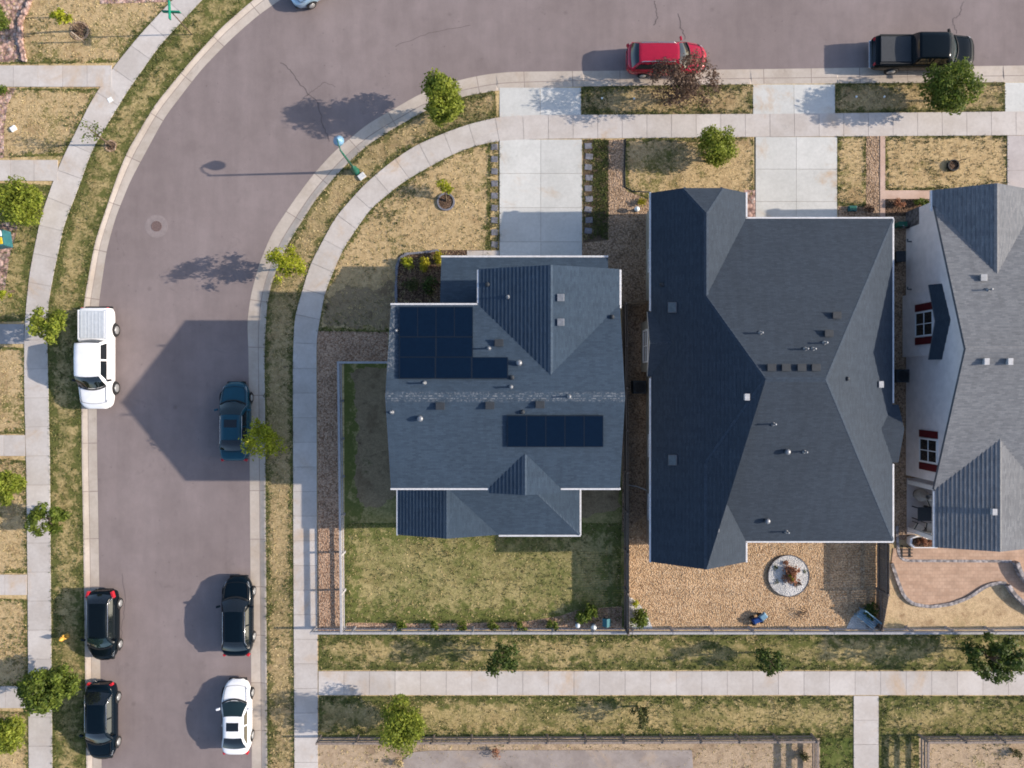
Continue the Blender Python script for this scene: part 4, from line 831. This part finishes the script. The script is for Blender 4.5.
# ------------------------------------------------------------------ fences
def fence(label, pts, mat, h, rails, gap, group, railw=.15, board=False, hfun=None, posth=.08, post=.12):
    q = [P(*p) for p in pts]; t = thing('privacy_fence' if board else 'rail_fence', label, 'fence', q[0], 0, group); cum = 0
    for si, (a, c) in enumerate(zip(q[:-1], q[1:])):
        L = (c - a).length; n = max(1, round(L / gap)); rz = math.atan2((c - a).y, (c - a).x)
        hh = lambda p: hfun(p) if hfun else h
        for i in range(n + 1):
            if si and i == 0: continue
            p = a.lerp(c, i / n); g = MB(); g.box(p + Vector((0, 0, (hh(p) + posth) / 2 - .05)), (post, post, hh(p) + posth + .1), rz); g.build('post', mat, t, bevel=.01)
        if board:
            g = MB(); m = int(L / .15); nn = (c - a).normalized(); sd = Vector((-nn.y, nn.x, 0)) * .055
            for i in range(m): p = a.lerp(c, (i + .5) / m) + sd * random.uniform(.9, 1.1); z = hh(p) + random.uniform(-.012, .012); g.box(p + Vector((0, 0, z / 2 + .02)), (.142, .022, z - .04), rz)
            g.build('boards', mat, t)
            for z in (.25, .9): g = MB(); g.box((a + c) / 2 - sd * .8 + Vector((0, 0, z * min(hh(a), hh(c)))), (L, .05, .09), rz); g.build('rail', mat, t)
        else:
            for z in rails:
                g = MB(); g.box((a + c) / 2 + Vector((0, 0, z)) + Vector((c - a).normalized().yx.to_3d() * 0), (L, .045, railw), rz); g.build('rail', mat, t, bevel=.006)
            g = MB(); g.box((a + c) / 2 + Vector((0, 0, max(rails) + railw / 2 + .016)), (L, .13, .03), rz); g.build('top_cap', mat, t)
    return t
RG = 'open rail fences'
fence('weathered grey rail fence around the lawn side of the solar panel house', [(397, 363), (342.5, 363), (345.5, 627)], 'fence_grey', 1.1, (.36, .80, 1.06), 2.42, RG, railw=.11, posth=.06, post=.14)
fence('long grey rail fence running behind the gardens beside the path', [(316, 627), (1024, 627), (1300, 626)], 'fence_grey', 1.1, (.36, .80, 1.06), 2.42, RG, railw=.11, posth=.06, post=.14)
fence('brown rail fence enclosing the dirt yard with the concrete slab', [(321, 735.5), (811, 734), (811, 900)], 'fence_brown', 1.0, (.3, .62, .92), 2.42, RG)
fence('brown rail fence enclosing the corner yard right of the short path', [(919, 900), (919, 734.5), (1300, 733.5)], 'fence_brown', 1.0, (.3, .62, .92), 2.42, RG)
fence('dark narrow board fence between the first two houses', [(622.5, 306), (624, 470), (624.5, 626)], 'fence_dark', 1.5, (), 2.4, 'board fences', board=True)
fence('low board fence crossing the gravel between the first two houses', [(626, 305), (646, 304)], 'fence_tan', 1.3, (), 2.4, 'board fences', board=True)
fence('tall dark board fence stepping down beside the tan rock garden', [(876, 534), (876, 588), (875, 626)], 'fence_dark', 1.5, (), 2.4, 'board fences', board=True, hfun=lambda p: 1.5 if p.y > -12.6 else 1.5 + (p.y + 12.6) * .27)

# ------------------------------------------------------------------ garden objects
def stones(label, pts, n, r, mat, group, jitter=.04):
    L = resample(np.array(pts, float), n)
    for i, (x, y) in enumerate(L):
        c = P(x, y); g = MB(); k = random.uniform(.8, 1.2) * r; a = random.random()
        poly = [(c.x + k * math.cos(a + t * 1.047) * random.uniform(.85, 1.1), c.y + k * .85 * math.sin(a + t * 1.047) * random.uniform(.85, 1.1)) for t in range(6)]
        g.prism(poly, 0, k * .9); tag(g.build('edging_stone', mat, bevel=r * .2), label, 'stone', group)
stones('rounded grey stone edging the shaded corner bed', [(397, 317), (396, 290), (397, 266), (400, 258), (407, 254), (418, 253), (428, 252), (438, 250.5)], 46, .1, 'stepper', 'edging stones of the corner bed')
stones('pinkish rock in a row beside the top left lawn', [(31, 0), (27, 10), (21, 22), (21, 40), (25, 60)], 26, .19, 'pinkrock', 'rocks edging the top left bed')
for i in range(9):
    c = P(494.5, 147 + i * 12.2); g = MB(); g.box((c.x, c.y, .015), (.40, .38, .05), random.uniform(-.12, .12)); tag(g.build('stepping_stone', 'stepper', bevel=.015), 'square grey stepping stone beside the solar panel house driveway, lawn side', 'stepping stone', 'stepping stones on the lawn side')
for i in range(9):
    c = P(588.2 + (i % 2) * .8, 146 + i * 10.6); g = MB(); g.box((c.x, c.y, .015), (.46, .36, .05), random.uniform(-.2, .2)); tag(g.build('stepping_stone', 'stepper', bevel=.02), 'square grey stepping stone among dark groundcover right of the driveway', 'stepping stone', 'stepping stones in the groundcover')
# round planter
pl = thing('round_planter', 'round white rock planter bed with a dark rim', 'planter', P(788, 575.5))
g = MB(); g.lathe((0, 0, 0), [(1.31, 0), (1.31, .12), (1.26, .12), (1.26, .05)], 40); g.build('rim', 'stone', pl, True)
g = MB(); g.lathe((0, 0, 0), [(1.27, .0), (1.27, .1), (.6, .13), (.05, .14)], 40); g.build('rock_fill', 'white_rock', pl, True)
PS = 'plants in the round planter'
shrub('rust red grass clump in the middle of the round planter', 789, 574, 11, 10, .5, 380, 'rust', PS, .11); shrub('straw yellow heart of the rust red grass clump in the planter', 790, 575, 4, 5, .62, 110, 'lime', PS, .09); shrub('dark shrub at the lower right of the round planter', 796, 583.5, 4, 4, .4, 130, 'purple', PS, .06); shrub('dark red shrub at the top of the round planter', 785, 562.5, 4, 3, .35, 110, 'rust', PS, .05); shrub('tiny grey green tuft at the left of the round planter', 775.5, 567, 3, 3, .25, 70, 'dark', PS, .05); shrub('tiny dark tuft at the lower left of the round planter', 776, 581, 3, 3, .2, 60, 'olive', PS, .05); shrub('tiny dark tuft at the right of the round planter', 804, 571, 3, 2.5, .2, 60, 'dark', PS, .05)
# white rock corners
sheet('rock_corner', [(627, 596), (632, 598), (641, 606), (648, 617), (653, 629), (627, 629)], .02, 'white_rock', thick=.06); sheet('rock_corner', [(846, 629), (851, 618), (860, 609), (872, 603), (874, 629)], .02, 'white_rock', thick=.06)
# blue garden toy (little tractor-like ride-on)
ty = thing('ride_on_toy', 'blue plastic ride-on toy left on the tan rock', 'toy', P(756, 618.5), .35)
g = MB(); g.box((0, 0, .3), (.7, .36, .24), taper=.8); g.build('body', 'blue_toy', ty, True, bevel=.04); g = MB(); g.box((.38, .12, .42), (.5, .42, .16), .3, taper=.75); g.build('seat', 'bench_blue', ty, True, bevel=.03)
for x, y in ((-.25, .22), (-.25, -.22), (.25, .24), (.25, -.24)): g = MB(); g.tube([(x, y - .05, .15), (x, y + .05, .15)], .15, 12); g.build('wheel', 'black', ty, True)
# bench
bn = thing('garden_bench', 'pale blue slatted bench tilted in the corner beside the dark fence', 'bench', P(864, 617), math.radians(-38))
for i in range(4): g = MB(); g.box((0, -.2 + i * .13, .42), (1.35, .09, .035)); g.build('seat_slat', 'bench_blue', bn, True, bevel=.008)
for i in range(2): g = MB(); g.box((0, .3 + i * .03, .6 + i * .16), (1.35, .035, .1)); g.build('back_slat', 'bench_blue', bn, True, bevel=.008)
for x in (-.6, .6):
    for y in (-.2, .28): g = MB(); g.box((x, y, .21 if y < 0 else .42), (.06, .06, .42 if y < 0 else .84)); g.build('leg', 'bench_blue', bn, True)
# garden globes and birdhouse
for lab, x, y, r, m in (('mint coloured garden globe left of the big shrub', 577, 623, .15, 'teal'), ('white garden globe right of the big shrub', 593, 624.5, .19, 'globe')):
    t = thing('garden_globe', lab, 'garden ornament', P(x, y), 0, 'garden globes'); g = MB(); g.lathe((0, 0, 0), [(.13, 0), (.1, .05), (.05, .12), (.05, .3), (.1, .34)], 12); g.build('stand', 'stepper', t, True, True)
    g = MB(); g.lathe((0, 0, .33), [(r * math.sin(a), r - r * math.cos(a)) for a in np.linspace(.15, 3.0, 9)], 16); g.build('ball', 'globe' if m == 'globe' else 'lantern', t, True, True)
t = thing('birdhouse', 'teal birdhouse on a short post in the shaded garden corner', 'birdhouse', P(604.5, 617.5)); g = MB(); g.box((0, 0, .35), (.07, .07, .7)); g.build('post', 'bark', t, True)
g = MB(); g.box((0, 0, .82), (.34, .34, .3)); g.build('body', 'teal', t, True); g = MB(); g.add([(-.25, -.25, .95), (.25, -.25, .95), (.25, .25, .95), (-.25, .25, .95), (0, -.25, 1.15), (0, .25, 1.15)], [(0, 4, 5, 3), (4, 1, 2, 5), (0, 1, 4), (3, 5, 2), (0, 3, 2, 1)]); g.build('roof', 'teal', t, True)
# hose / edging lines
g = MB(); g.tube([P(628, 485, .05), P(637, 486.5, .2), P(646, 490, .3), P(650, 494, .35)], .03, 6); tag(g.build('garden_hose', 'white_dirty', smooth=True), 'pale hose strung between the board fence and the middle house', 'hose')
g = MB(); g.tube([P(x, y, .02) for x, y in ((625.5, 139), (624.5, 165), (625, 187), (633, 191.5), (650, 192))], .045, 6); tag(g.build('lawn_edging', 'black', smooth=True), 'thin dark plastic edging around the dry lawn of the middle house', 'edging')
# air conditioners
def ac(lab, px, py):
    t = thing('air_conditioner', lab, 'air conditioner', P(px, py), 0, 'air conditioners'); g = MB(); g.box((0, 0, .4), (.8, .8, .8)); g.build('casing', 'vent_dark', t, True, bevel=.03)
    g = MB(); g.lathe((0, 0, .8), [(.34, 0), (.34, .02), (.3, .03), (.29, .012), (.1, .012), (.09, .04), (.02, .045)], 20); g.build('fan_grille', 'black', t, True)
ac('square dark air conditioner in the gap beside the board fence', 637.5, 387); ac('dark air conditioner against the pale grey house wall', 896, 376)
# gas meter style pieces at front corner between houses 2 and 3
t = thing('utility_meter', 'small dark meter cabinet on the gravel between the two right houses', 'meter', P(898, 226)); g = MB(); g.box((0, 0, .3), (.55, .3, .6)); g.build('cabinet', 'green_paint', t, True, bevel=.02); g = MB(); g.tube([(.1, -.2, .0), (.1, -.2, .5), (0, -.1, .62)], .04, 7); g.build('pipe', 'vent', t, True)
t = thing('wheeled_bin', 'black wheeled bin standing between the two right houses', 'bin', P(893, 259)); g = MB(); g.box((0, 0, .45), (.5, .55, .85), taper=1.1); g.build('body', 'black', t, True, bevel=.03); g = MB(); g.box((0, 0, .92), (.6, .66, .07)); g.build('lid', 'vent_dark', t, True, bevel=.02)
t = thing('valve_box', 'little teal valve box in the mulch near the garage', 'valve box', P(851.5, 209)); g = MB(); g.box((0, 0, .1), (.5, .32, .2)); g.build('body', 'teal', t, True, bevel=.02); g = MB(); g.box((0, 0, .21), (.42, .25, .03)); g.build('lid', 'green_paint', t, True)
t = thing('lantern_post', 'short black garden light in the gravel between the first two houses', 'garden light', P(636, 210.5)); g = MB(); g.lathe((0, 0, 0), [(.12, 0), (.12, .08), (.05, .1), (.05, .3)], 12); g.build('post', 'black', t, True); g = MB(); g.lathe((0, 0, .3), [(.15, 0), (.17, .1), (.1, .2), (.03, .24)], 12); g.build('head', 'globe', t, True, True)
# raised flower box near covered patio
t = thing('flower_box', 'white rounded raised bed of orange flowers beside the covered patio', 'planter', P(921, 541)); prof = [(-.9, .28), (-.95, -.1), (-.7, -.36), (.8, -.36), (.9, -.3), (.9, .1), (-.5, .42)]
g = MB(); g.prism(prof, 0, .42); g.build('box', 'white', t, True, bevel=.05); g = MB(); g.prism([(x * .84, y * .78) for x, y in prof], .4, .45); g.build('soil', 'mulch', t, True)
shrub('orange and yellow flowers filling the white raised bed', 921, 541, 13, 5, .9, 600, 'rust', None, .06, 'flowers', 10)
t = thing('garden_rack', 'small dark metal rack lying on the patio by the raised bed', 'rack', P(905.5, 551)); g = MB()
for i in range(4): g.box((0, -.3 + i * .2, .12), (.75, .05, .05))
for x in (-.25, .25): g.box((x, 0, .07), (.05, .75, .05))
g.build('frame', 'black', t, True)
# covered patio furniture
t = thing('chiminea', 'round grey clay chiminea at the top of the covered patio', 'fire pit', P(917, 494)); g = MB(); g.lathe((0, 0, .06), [(.2, 0), (.35, .15), (.4, .4), (.34, .62), (.2, .8), (.15, 1.0), (.19, 1.12), (.13, 1.13), (.1, .9)], 18); g.build('body', 'clay', t, True, True); g = MB(); g.lathe((0, 0, 0), [(.3, 0.02), (.3, .08), (.25, .09)], 14); g.build('base', 'black', t, True)
t = thing('patio_table', 'square dark patio table between the covered patio chairs', 'table', P(918, 512, .06)); g = MB(); g.box((0, 0, .72), (.85, .85, .04)); g.build('table_top', 'vent_dark', t, True, bevel=.01)
for x in (-.36, .36):
    for y in (-.36, .36): g = MB(); g.box((x, y, .35), (.05, .05, .7)); g.build('leg', 'black', t, True)
def chair(lab, px, py, rz):
    t = thing('patio_chair', lab, 'chair', P(px, py, .06), rz, 'covered patio chairs'); g = MB(); g.box((0, 0, .45), (.55, .55, .1)); g.build('seat', 'beige', t, True, bevel=.04)
    g = MB(); g.box((0, .28, .75), (.55, .09, .6), 0); g.build('backrest', 'beige', t, True, bevel=.04)
    for x in (-.28, .28):
        for y in (-.25, .27): g = MB(); g.tube([(x, y, 0), (x, y, .62 if y < 0 else .5)], .022, 6); g.build('leg', 'black', t, True)
        g = MB(); g.box((x, 0, .63), (.05, .55, .03)); g.build('armrest', 'black', t, True)
chair('beige cushioned patio chair beside the clay chiminea', 927, 500, .4); chair('beige patio chair right of the dark patio table', 931, 514, -1.3); chair('beige patio chair at the lower edge of the covered patio', 925, 526, 3.0); chair('beige patio chair at the outer corner of the covered patio', 914, 527, 2.6)

# ------------------------------------------------------------------ vehicles
def interp(x, tab): return float(np.interp(x, [a for a, _ in tab], [b for _, b in tab]))
def make_car(name, label, cat, centre, rz, L, Wd, H, paint, nose, belt, ws, roof_f, roof_b, rg, tail_z, kind='car', glass='glass_car', group='cars parked along the kerb', sunroof=None, rails=None, flip=False, bed=None, trim=None, plan=None, roofmat=None, rimr=.33, tl=False):
    """x forward. nose = bonnet height at the windscreen / front; ws, roof_f, roof_b, rg = x of screen base, roof front, roof rear, rear glass base."""
    t = thing(name, label, cat, centre, rz, group); h = L / 2; w0 = Wd / 2; gc = .2 if kind == 'car' else .32
    top = [(-h, tail_z - .14), (-h + .1, tail_z - .03), (-h + .3, tail_z), (rg, belt), (ws, belt), (ws + .05, nose[0]), (h - .5, nose[1]), (h - .18, nose[1] - .08), (h, nose[1] - .24)]
    wid = plan or [(-h, .60), (-h + .06, .74), (-h + .16, .86), (-h + .5, .965), (-h + 1.1, 1.), (h - 1.3, 1.), (h - .75, .955), (h - .4, .85), (h - .15, .66), (h - .05, .5), (h, .36)]
    st = sorted(set([-h, -h + .06, -h + .14, -h + .3, -h + .6, -h + 1., -h + 1.5, 0., h - 1.6, h - 1.2, h - .85, h - .55, h - .32, h - .16, h - .06, h, ws, rg])); vs = []; nsec = 0
    for x in st:
        w = w0 * interp(x, wid); z = interp(x, top); lo = gc + (.12 if abs(x) > h - .08 else 0.)
        sec = [(0, lo), (.8 * w, lo), (.97 * w, lo + .08), (w, lo + .22), (w, z - .26), (.965 * w, z - .1), (.90 * w, z - .02), (.6 * w, z + .012), (0, z + .02)]
        full = sec + [(-a, c) for a, c in sec[-2:0:-1]]; nsec = len(full); vs += [(x, a, c) for a, c in full]
    fs = [(i * nsec + k, (i + 1) * nsec + k, (i + 1) * nsec + (k + 1) % nsec, i * nsec + (k + 1) % nsec) for i in range(len(st) - 1) for k in range(nsec)]
    fs = [f[::-1] for f in fs]
    fs += [tuple(range(nsec))[::-1][::-1], tuple(range((len(st) - 1) * nsec, len(st) * nsec))[::-1]]
    g = MB(); g.add(vs, fs); body = g.build('body', paint, t, True, True, sub=1)
    # cabin
    wb, wt = w0 * .93, w0 * (.64 if kind == 'car' else .78)
    prof = [(rg, belt - .02), ((rg + roof_b) / 2, belt + (H - belt) * .58), (roof_b, H - .045), ((roof_b + roof_f) / 2, H), (roof_f, H - .04), ((ws + roof_f) / 2, belt + (H - belt) * .53), (ws, belt - .02)]
    zt = lambda x: interp(x, prof)
    ww = lambda z: wb - (wb - wt) * max(0, min(1.05, (z - belt) / (H - belt)))
    def bend(x, y):
        k = max(0, (x - roof_f) / max(.01, ws - roof_f)); kb = max(0, (roof_b - x) / max(.01, roof_b - rg))
        bf = (.08 + .16 * k) if x > roof_f - .01 else .08 * max(0, (x - (roof_b + roof_f) / 2) / (roof_f - (roof_b + roof_f) / 2)); bb = .04 + .08 * kb if x < roof_b + .01 else 0
        return x + (bf - bb) * (1 - (y / wb) ** 2) if kind != 'truck_' else x
    xs = [rg, (rg + roof_b) / 2, roof_b, roof_b + .12, (roof_b + roof_f) / 2, roof_f - .12, roof_f, (ws + roof_f) / 2, ws]; rows = []
    for x in xs:
        z = zt(x); wz = ww(z); r = [(x, wb + .004, belt - .1)] + [(bend(x, y * wz), y * wz, z + .025 * (1 - y * y) - (.045 if abs(y) == 1 else 0)) for y in (1, .93, .6, .2, -.2, -.6, -.93, -1)] + [(x, -wb - .004, belt - .1)]; rows.append(r)
    m = len(rows[0]); g = MB(); g.add([p for r in rows for p in r], [(i * m + k, i * m + k + 1, (i + 1) * m + k + 1, (i + 1) * m + k) for i in range(len(rows) - 1) for k in range(m - 1)][::1] + [tuple(range(m)), tuple(range((len(rows) - 1) * m, len(rows) * m))[::-1]])
    cab = g.build('cabin', roofmat or paint, t, True, True)
    def glass_grid(xa, xb, na, lift, inset, nm):
        q = []; n2 = 8
        for i in range(na + 1):
            x = xa + (xb - xa) * i / na; z = zt(x); wz = ww(z) - inset
            for j in range(n2 + 1): y = (j / n2 * 2 - 1) * wz; q.append((bend(x, y) + lift[0], y, z + .025 * (1 - (y / (wz + inset)) ** 2) + lift[1]))
        g = MB(); g.add(q, [(i * (n2 + 1) + j, i * (n2 + 1) + j + 1, (i + 1) * (n2 + 1) + j + 1, (i + 1) * (n2 + 1) + j) for i in range(na) for j in range(n2)]); return g.build(nm, glass if nm == 'windscreen' else 'glass_car', t, True, True)
    glass_grid(ws + (roof_f - ws) * .04, ws + (roof_f - ws) * .92, 6, (.006, .012), .05, 'windscreen'); glass_grid(rg + (roof_b - rg) * .08, rg + (roof_b - rg) * .92, 5, (-.006, .012), .07, 'rear_window')
    for s in (1, -1):
        def sp(x, z): return (x, s * (ww(z) + .012), z)
        a = ws + (roof_f - ws) * .22; mid = (roof_f + roof_b) / 2 + .05; zl, zh = belt + .05, H - .13
        xf = lambda z: ws + (roof_f - ws) * (z - belt) / (H - belt) - .13; xr = lambda z: rg + (roof_b - rg) * (z - belt) / (H - belt) + .12
        for xa0, xa1, xb0, xb1 in ((mid + .05, mid + .05, xf(zl) - .1, xf(zh)), (xr(zl), xr(zh), mid - .05, mid - .05)):
            g = MB(); q = [sp(xa0, zl), sp(xb0, zl), sp(xb1, zh), sp(xa1, zh)]; g.add(q, [(0, 1, 2, 3) if s < 0 else (3, 2, 1, 0)]); g.build('side_window', 'glass_car', t, True)
        if trim: g = MB(); g.tube([sp(xr(zl) - .1, belt + .02), sp(xr(zh), H - .09), sp(xf(zh), H - .09)], .018, 6); g.build('window_trim', trim, t, True, True)
        # mirrors, lamps
        g = MB(); g.box((ws - .28, s * (wb + .16), belt + .06), (.13, .24, .15), s * .25); g.build('mirror', paint if kind == 'car' else 'black', t, True, bevel=.03)
        wf = w0 * interp(h - .25, wid); g = MB(); g.add([(h - .66, s * (w0 * interp(h - .66, wid) * .95), nose[1] - .09), (h - .32, s * w0 * interp(h - .32, wid) * .97, nose[1] - .16), (h - .22, s * w0 * interp(h - .22, wid) * .82, nose[1] - .16), (h - .5, s * w0 * interp(h - .5, wid) * .88, nose[1] - .03), ], [(0, 1, 2, 3)]); g.v = [(x, y, z + .045) for x, y, z in g.v]
        g.build('headlight', 'lamp_clear', t, True)
        g = MB(); g.box((-h + (.2 if tl else .05), s * w0 * (.86 if tl else .76), tail_z - (.1 if tl else .28)), (.42 if tl else .16, .16 if tl else .22, .22), s * (.28 if tl else .5)); g.build('taillight', 'lamp_red', t, True, bevel=.03)
    # wheels
    R = rimr; wbx = L * .295
    for x in (wbx, -wbx * .98):
        for s in (1, -1):
            g = MB(); yo = s * (w0 + (.012 if kind == 'car' else .05)); yi = s * (w0 - .24); g.tube([(x, yi, R), (x, yi + s * .03, R), (x, yo - s * .03, R), (x, yo, R)], [R * .9, R, R, R * .9], 20); wh = g.build('wheel', 'tyre', t, True, True)
            g = MB(); g.tube([(x, yo - s * .01, R), (x, yo + s * .012, R)], [R * .64, R * .6], 16); rm = g.build('rim', 'rim', wh, True, True)
            g = MB()
            for k in range(9): a0 = math.pi * k / 8; a1 = math.pi * (k + 1) / 8; r1, r2 = 0.01, R * 1.17; y0 = s * (w0 + .006); g.add([(x + r1 * math.cos(a0), y0, R + r1 * math.sin(a0)), (x + r2 * math.cos(a0), y0, R + r2 * math.sin(a0)), (x + r2 * math.cos(a1), y0, R + r2 * math.sin(a1)), (x + r1 * math.cos(a1), y0, R + r1 * math.sin(a1))], [(0, 1, 2, 3) if s < 0 else (3, 2, 1, 0)]) if k < 8 else None
            g.build('wheel_arch', 'black', t, True)
    # panel gaps
    zb = lambda x: interp(x, top) + .012
    for s in (1, -1):
        g = MB(); g.tube([(x, s * w0 * interp(x, wid) * .80, zb(x) + .002) for x in np.linspace(ws + .15, h - .4, 6)], .011, 5); g.build('bonnet_gap', 'black', t, True)
    g = MB(); g.tube([(h - .4 + .1 * (1 - y * y), y * w0 * interp(h - .4, wid) * .8, zb(h - .4) - .01) for y in np.linspace(-1, 1, 7)], .011, 5); g.build('bonnet_gap', 'black', t, True)
    if not bed and rg - .25 > -h + .2: g = MB(); g.tube([(rg - .12, y * w0 * .72, belt + (tail_z - belt) * .3 + .028) for y in (-1, -.5, 0, .5, 1)], .011, 5); g.build('boot_gap', 'black', t, True)
    for s in (.35, -.25): g = MB(); g.tube([(bend(ws, s * wb) + .01, s * wb, belt + .03), (bend(ws, s * wb) - .12, s * wb - .45, belt + .03 + (H - belt) * .16)], .012, 5); g.build('wiper', 'black', t, True)
    # cowl, bumpers and plates
    g = MB(); g.tube([(bend(ws, y * wb) + .06, y * wb * .93, belt + .005) for y in np.linspace(-1, 1, 9)], .045, 6); g.build('cowl', 'black', t, True, True)
    g = MB(); g.box((h - .1, 0, gc + .16), (.24, Wd * .62, .16)); g.build('grille', 'black', t, True, bevel=.04)
    if sunroof: g = MB(); xa, xb = sunroof; q = []; [q.append((x, y * wt * .66, zt(x) + .035 - .012 * abs(y))) for x in np.linspace(xa, xb, 4) for y in (-1, -.3, .3, 1)]; g.add(q, [(i * 4 + j, (i + 1) * 4 + j, (i + 1) * 4 + j + 1, i * 4 + j + 1) for i in range(3) for j in range(3)]); g.f = [f[::-1] if xb < xa else f for f in g.f]; g.build('sunroof', 'glass_car', t, True)
    if rails:
        for s in (1, -1): g = MB(); g.tube([(roof_b + .05, s * wt * .97, H - .03), (roof_b + .2, s * wt * .97, H + .05), (roof_f - .25, s * wt * .97, H + .05), (roof_f - .08, s * wt * .97, H - .02)], .022, 6); g.build('roof_rail', rails, t, True, True)
    if bed:
        xa, xb, mt = bed; zb_ = tail_z + .03; g = MB(); g.box(((xa + xb) / 2, 0, zb_), (xb - xa, Wd * .78, .07)); cv = g.build('bed_cover', mt, t, True, bevel=.02)
        if mt == 'silver_cover':
            for k in range(7): g = MB(); g.box(((xa + xb) / 2, Wd * .78 * ((k + .5) / 7 - .5), zb_ + .036), (xb - xa - .1, .05, .012)); g.build('cover_rib', mt, cv, True)
        for s in (1, -1): g = MB(); g.box(((xa + xb) / 2, s * Wd * .43, zb_ - .01), (xb - xa + .1, .11, .05)); g.build('bed_rail', 'black' if paint != M['p_white'] else paint, t, True, bevel=.02)
        g = MB(); g.box((-h - .06, 0, .52), (.2, Wd * .86, .16)); g.build('rear_bumper', 'chrome' if paint == M['p_black'] else 'black', t, True, bevel=.04)
    return t
M['p_white'] = m_paint('white_car_paint', (.80, .80, .81), .3); M['p_blue'] = m_paint('deep_blue_paint', (.008, .060, .092), .28, .25, .1); M['p_black'] = m_paint('black_car_paint', (.003, .006, .009), .2, .06, 0., .14); M['p_black2'] = m_paint('blue_black_paint', (.002, .006, .011), .2, .06, 0., .14)
M['p_red'] = m_paint('cherry_red_paint', (.40, .008, .035), .26, .7, .2); M['p_light'] = m_paint('pale_blue_paint', (.34, .47, .58), .3, .6, .3); M['silver_cover'] = m_plain('silver_bed_cover', (.50, .53, .56), .4, .4, .06); M['grey_cover'] = m_plain('grey_vinyl_cover', (.050, .054, .060), .7, .2, .06)
UP, DN, RT = math.pi / 2, -math.pi / 2, 0.
zr_ = Z_ROAD
def at(gx, gy): return W(gx, gy, zr_ * S)
sedan = dict(nose=(.93, .72), belt=.93, tail_z=.98)
make_car('parked_sedan', 'deep blue sedan with a sunroof half under the yellow green tree', 'car', at(-273.5, 36.5), UP, 4.85, 1.84, 1.38, M['p_blue'], (.94, .76), .95, .98, .28, -1.02, -1.75, 1.0, sunroof=(-.35, .12), glass='glass_teal', trim='chrome')
make_car('parked_hatchback', 'black hatchback parked beside the yellow fire hydrant', 'car', at(-403.5, 238), DN, 4.35, 1.78, 1.40, M['p_black'], (.98, .82), 1.0, 1.05, .45, -1.45, -1.95, 1.04, tl=True, trim='chrome', glass='glass_teal')
make_car('parked_sedan', 'black sedan parked nearest the lower left corner tree', 'car', at(-405.5, 333), DN, 4.75, 1.82, 1.36, M['p_black2'], (.94, .78), .95, .98, .3, -1.2, -1.9, 1.02, trim='chrome')
make_car('parked_crossover', 'black crossover parked behind the white coupe', 'car', at(-271, 228.5), UP, 4.8, 1.86, 1.36, M['p_black2'], (.98, .82), 1.0, .95, .3, -1.3, -2.0, 1.05, trim='chrome')
make_car('parked_coupe', 'white coupe with a dark sunroof and large rear window', 'car', at(-272, 328), UP, 4.5, 1.78, 1.30, M['p_white'], (.92, .76), .94, .88, .12, -.95, -1.8, .98, sunroof=(-.62, -.1), glass='glass_teal')
make_car('parked_sport_utility', 'cherry red sport utility car under the purple leaved tree', 'car', at(152.5, -321), RT, 4.9, 1.86, 1.52, M['p_red'], (1.08, .93), 1.08, 1.05, .5, -1.75, -2.2, 1.12, rails='chrome')
make_car('parked_pickup', 'black pickup truck with a grey vinyl bed cover', 'pickup truck', at(404.5, -326), RT, 6.15, 1.98, 1.88, M['p_black'], (1.22, 1.12), 1.26, 1.55, .98, -.74, -.9, 1.24, kind='truck', bed=(-2.85, -1.0, 'grey_cover'), rimr=.4, glass='glass_teal', plan=[(-3.075, .92), (-2.9, .97), (-2.5, 1.), (1.8, 1.), (2.5, .97), (2.85, .88), (3.0, .76), (3.075, .58)])
make_car('parked_pickup', 'white crew cab pickup truck with a silver bed cover', 'pickup truck', at(-408.5, -25), DN, 6.15, 1.96, 1.92, M['p_white'], (1.22, 1.1), 1.26, 1.62, 1.0, -.85, -1.05, 1.24, kind='truck', bed=(-2.9, -1.2, 'silver_cover'), rimr=.4, plan=[(-3.075, .92), (-2.9, .97), (-2.5, 1.), (1.8, 1.), (2.5, .97), (2.85, .88), (3.0, .76), (3.075, .58)])
make_car('parked_car', 'pale blue car mostly cut off by the top edge of the photo', 'car', at(-189, -399), math.radians(213), 4.4, 1.75, 1.5, M['p_light'], (.96, .8), .98, 1.0, .4, -1.35, -1.95, 1.02)

# ------------------------------------------------------------------ camera, sky and sun
cam = bpy.data.cameras.new('camera'); co = bpy.data.objects.new('camera', cam); C.objects.link(co)
co.location = (0, 0, HC); cam.sensor_width = 36; cam.lens = 36 * F / 1024; cam.clip_end = 3000; sc.camera = co
w = bpy.data.worlds.new('World'); sc.world = w; w.use_nodes = True; nt = w.node_tree
sky = nt.nodes.new('ShaderNodeTexSky'); sky.sky_type = 'NISHITA'; sky.sun_disc = False; sky.sun_elevation = SUN_EL; sky.sun_rotation = math.pi / 2 - SUN_AZ; sky.altitude = 1600; sky.air_density = 1.; sky.dust_density = 4.; sky.ozone_density = .6
bg = nt.nodes['Background']; nt.links.new(sky.outputs[0], bg.inputs[0]); bg.inputs[1].default_value = .12
sl = bpy.data.lights.new('sun', 'SUN'); sl.energy = 3.2; sl.angle = math.radians(.53); sl.color = (1., .885, .75)
so_ = bpy.data.objects.new('sun', sl); C.objects.link(so_)
sd = Vector((math.cos(SUN_EL) * math.cos(SUN_AZ), math.cos(SUN_EL) * math.sin(SUN_AZ), math.sin(SUN_EL))); so_.rotation_euler = (-sd).to_track_quat('-Z', 'Y').to_euler(); so_.location = (40, 0, 30)
sc.cycles.filter_width = 1.8
vs_ = sc.view_settings; vs_.view_transform = 'Standard'; vs_.look = 'None'; vs_.gamma = 1; vs_.exposure = 1.12; vs_.use_curve_mapping = False
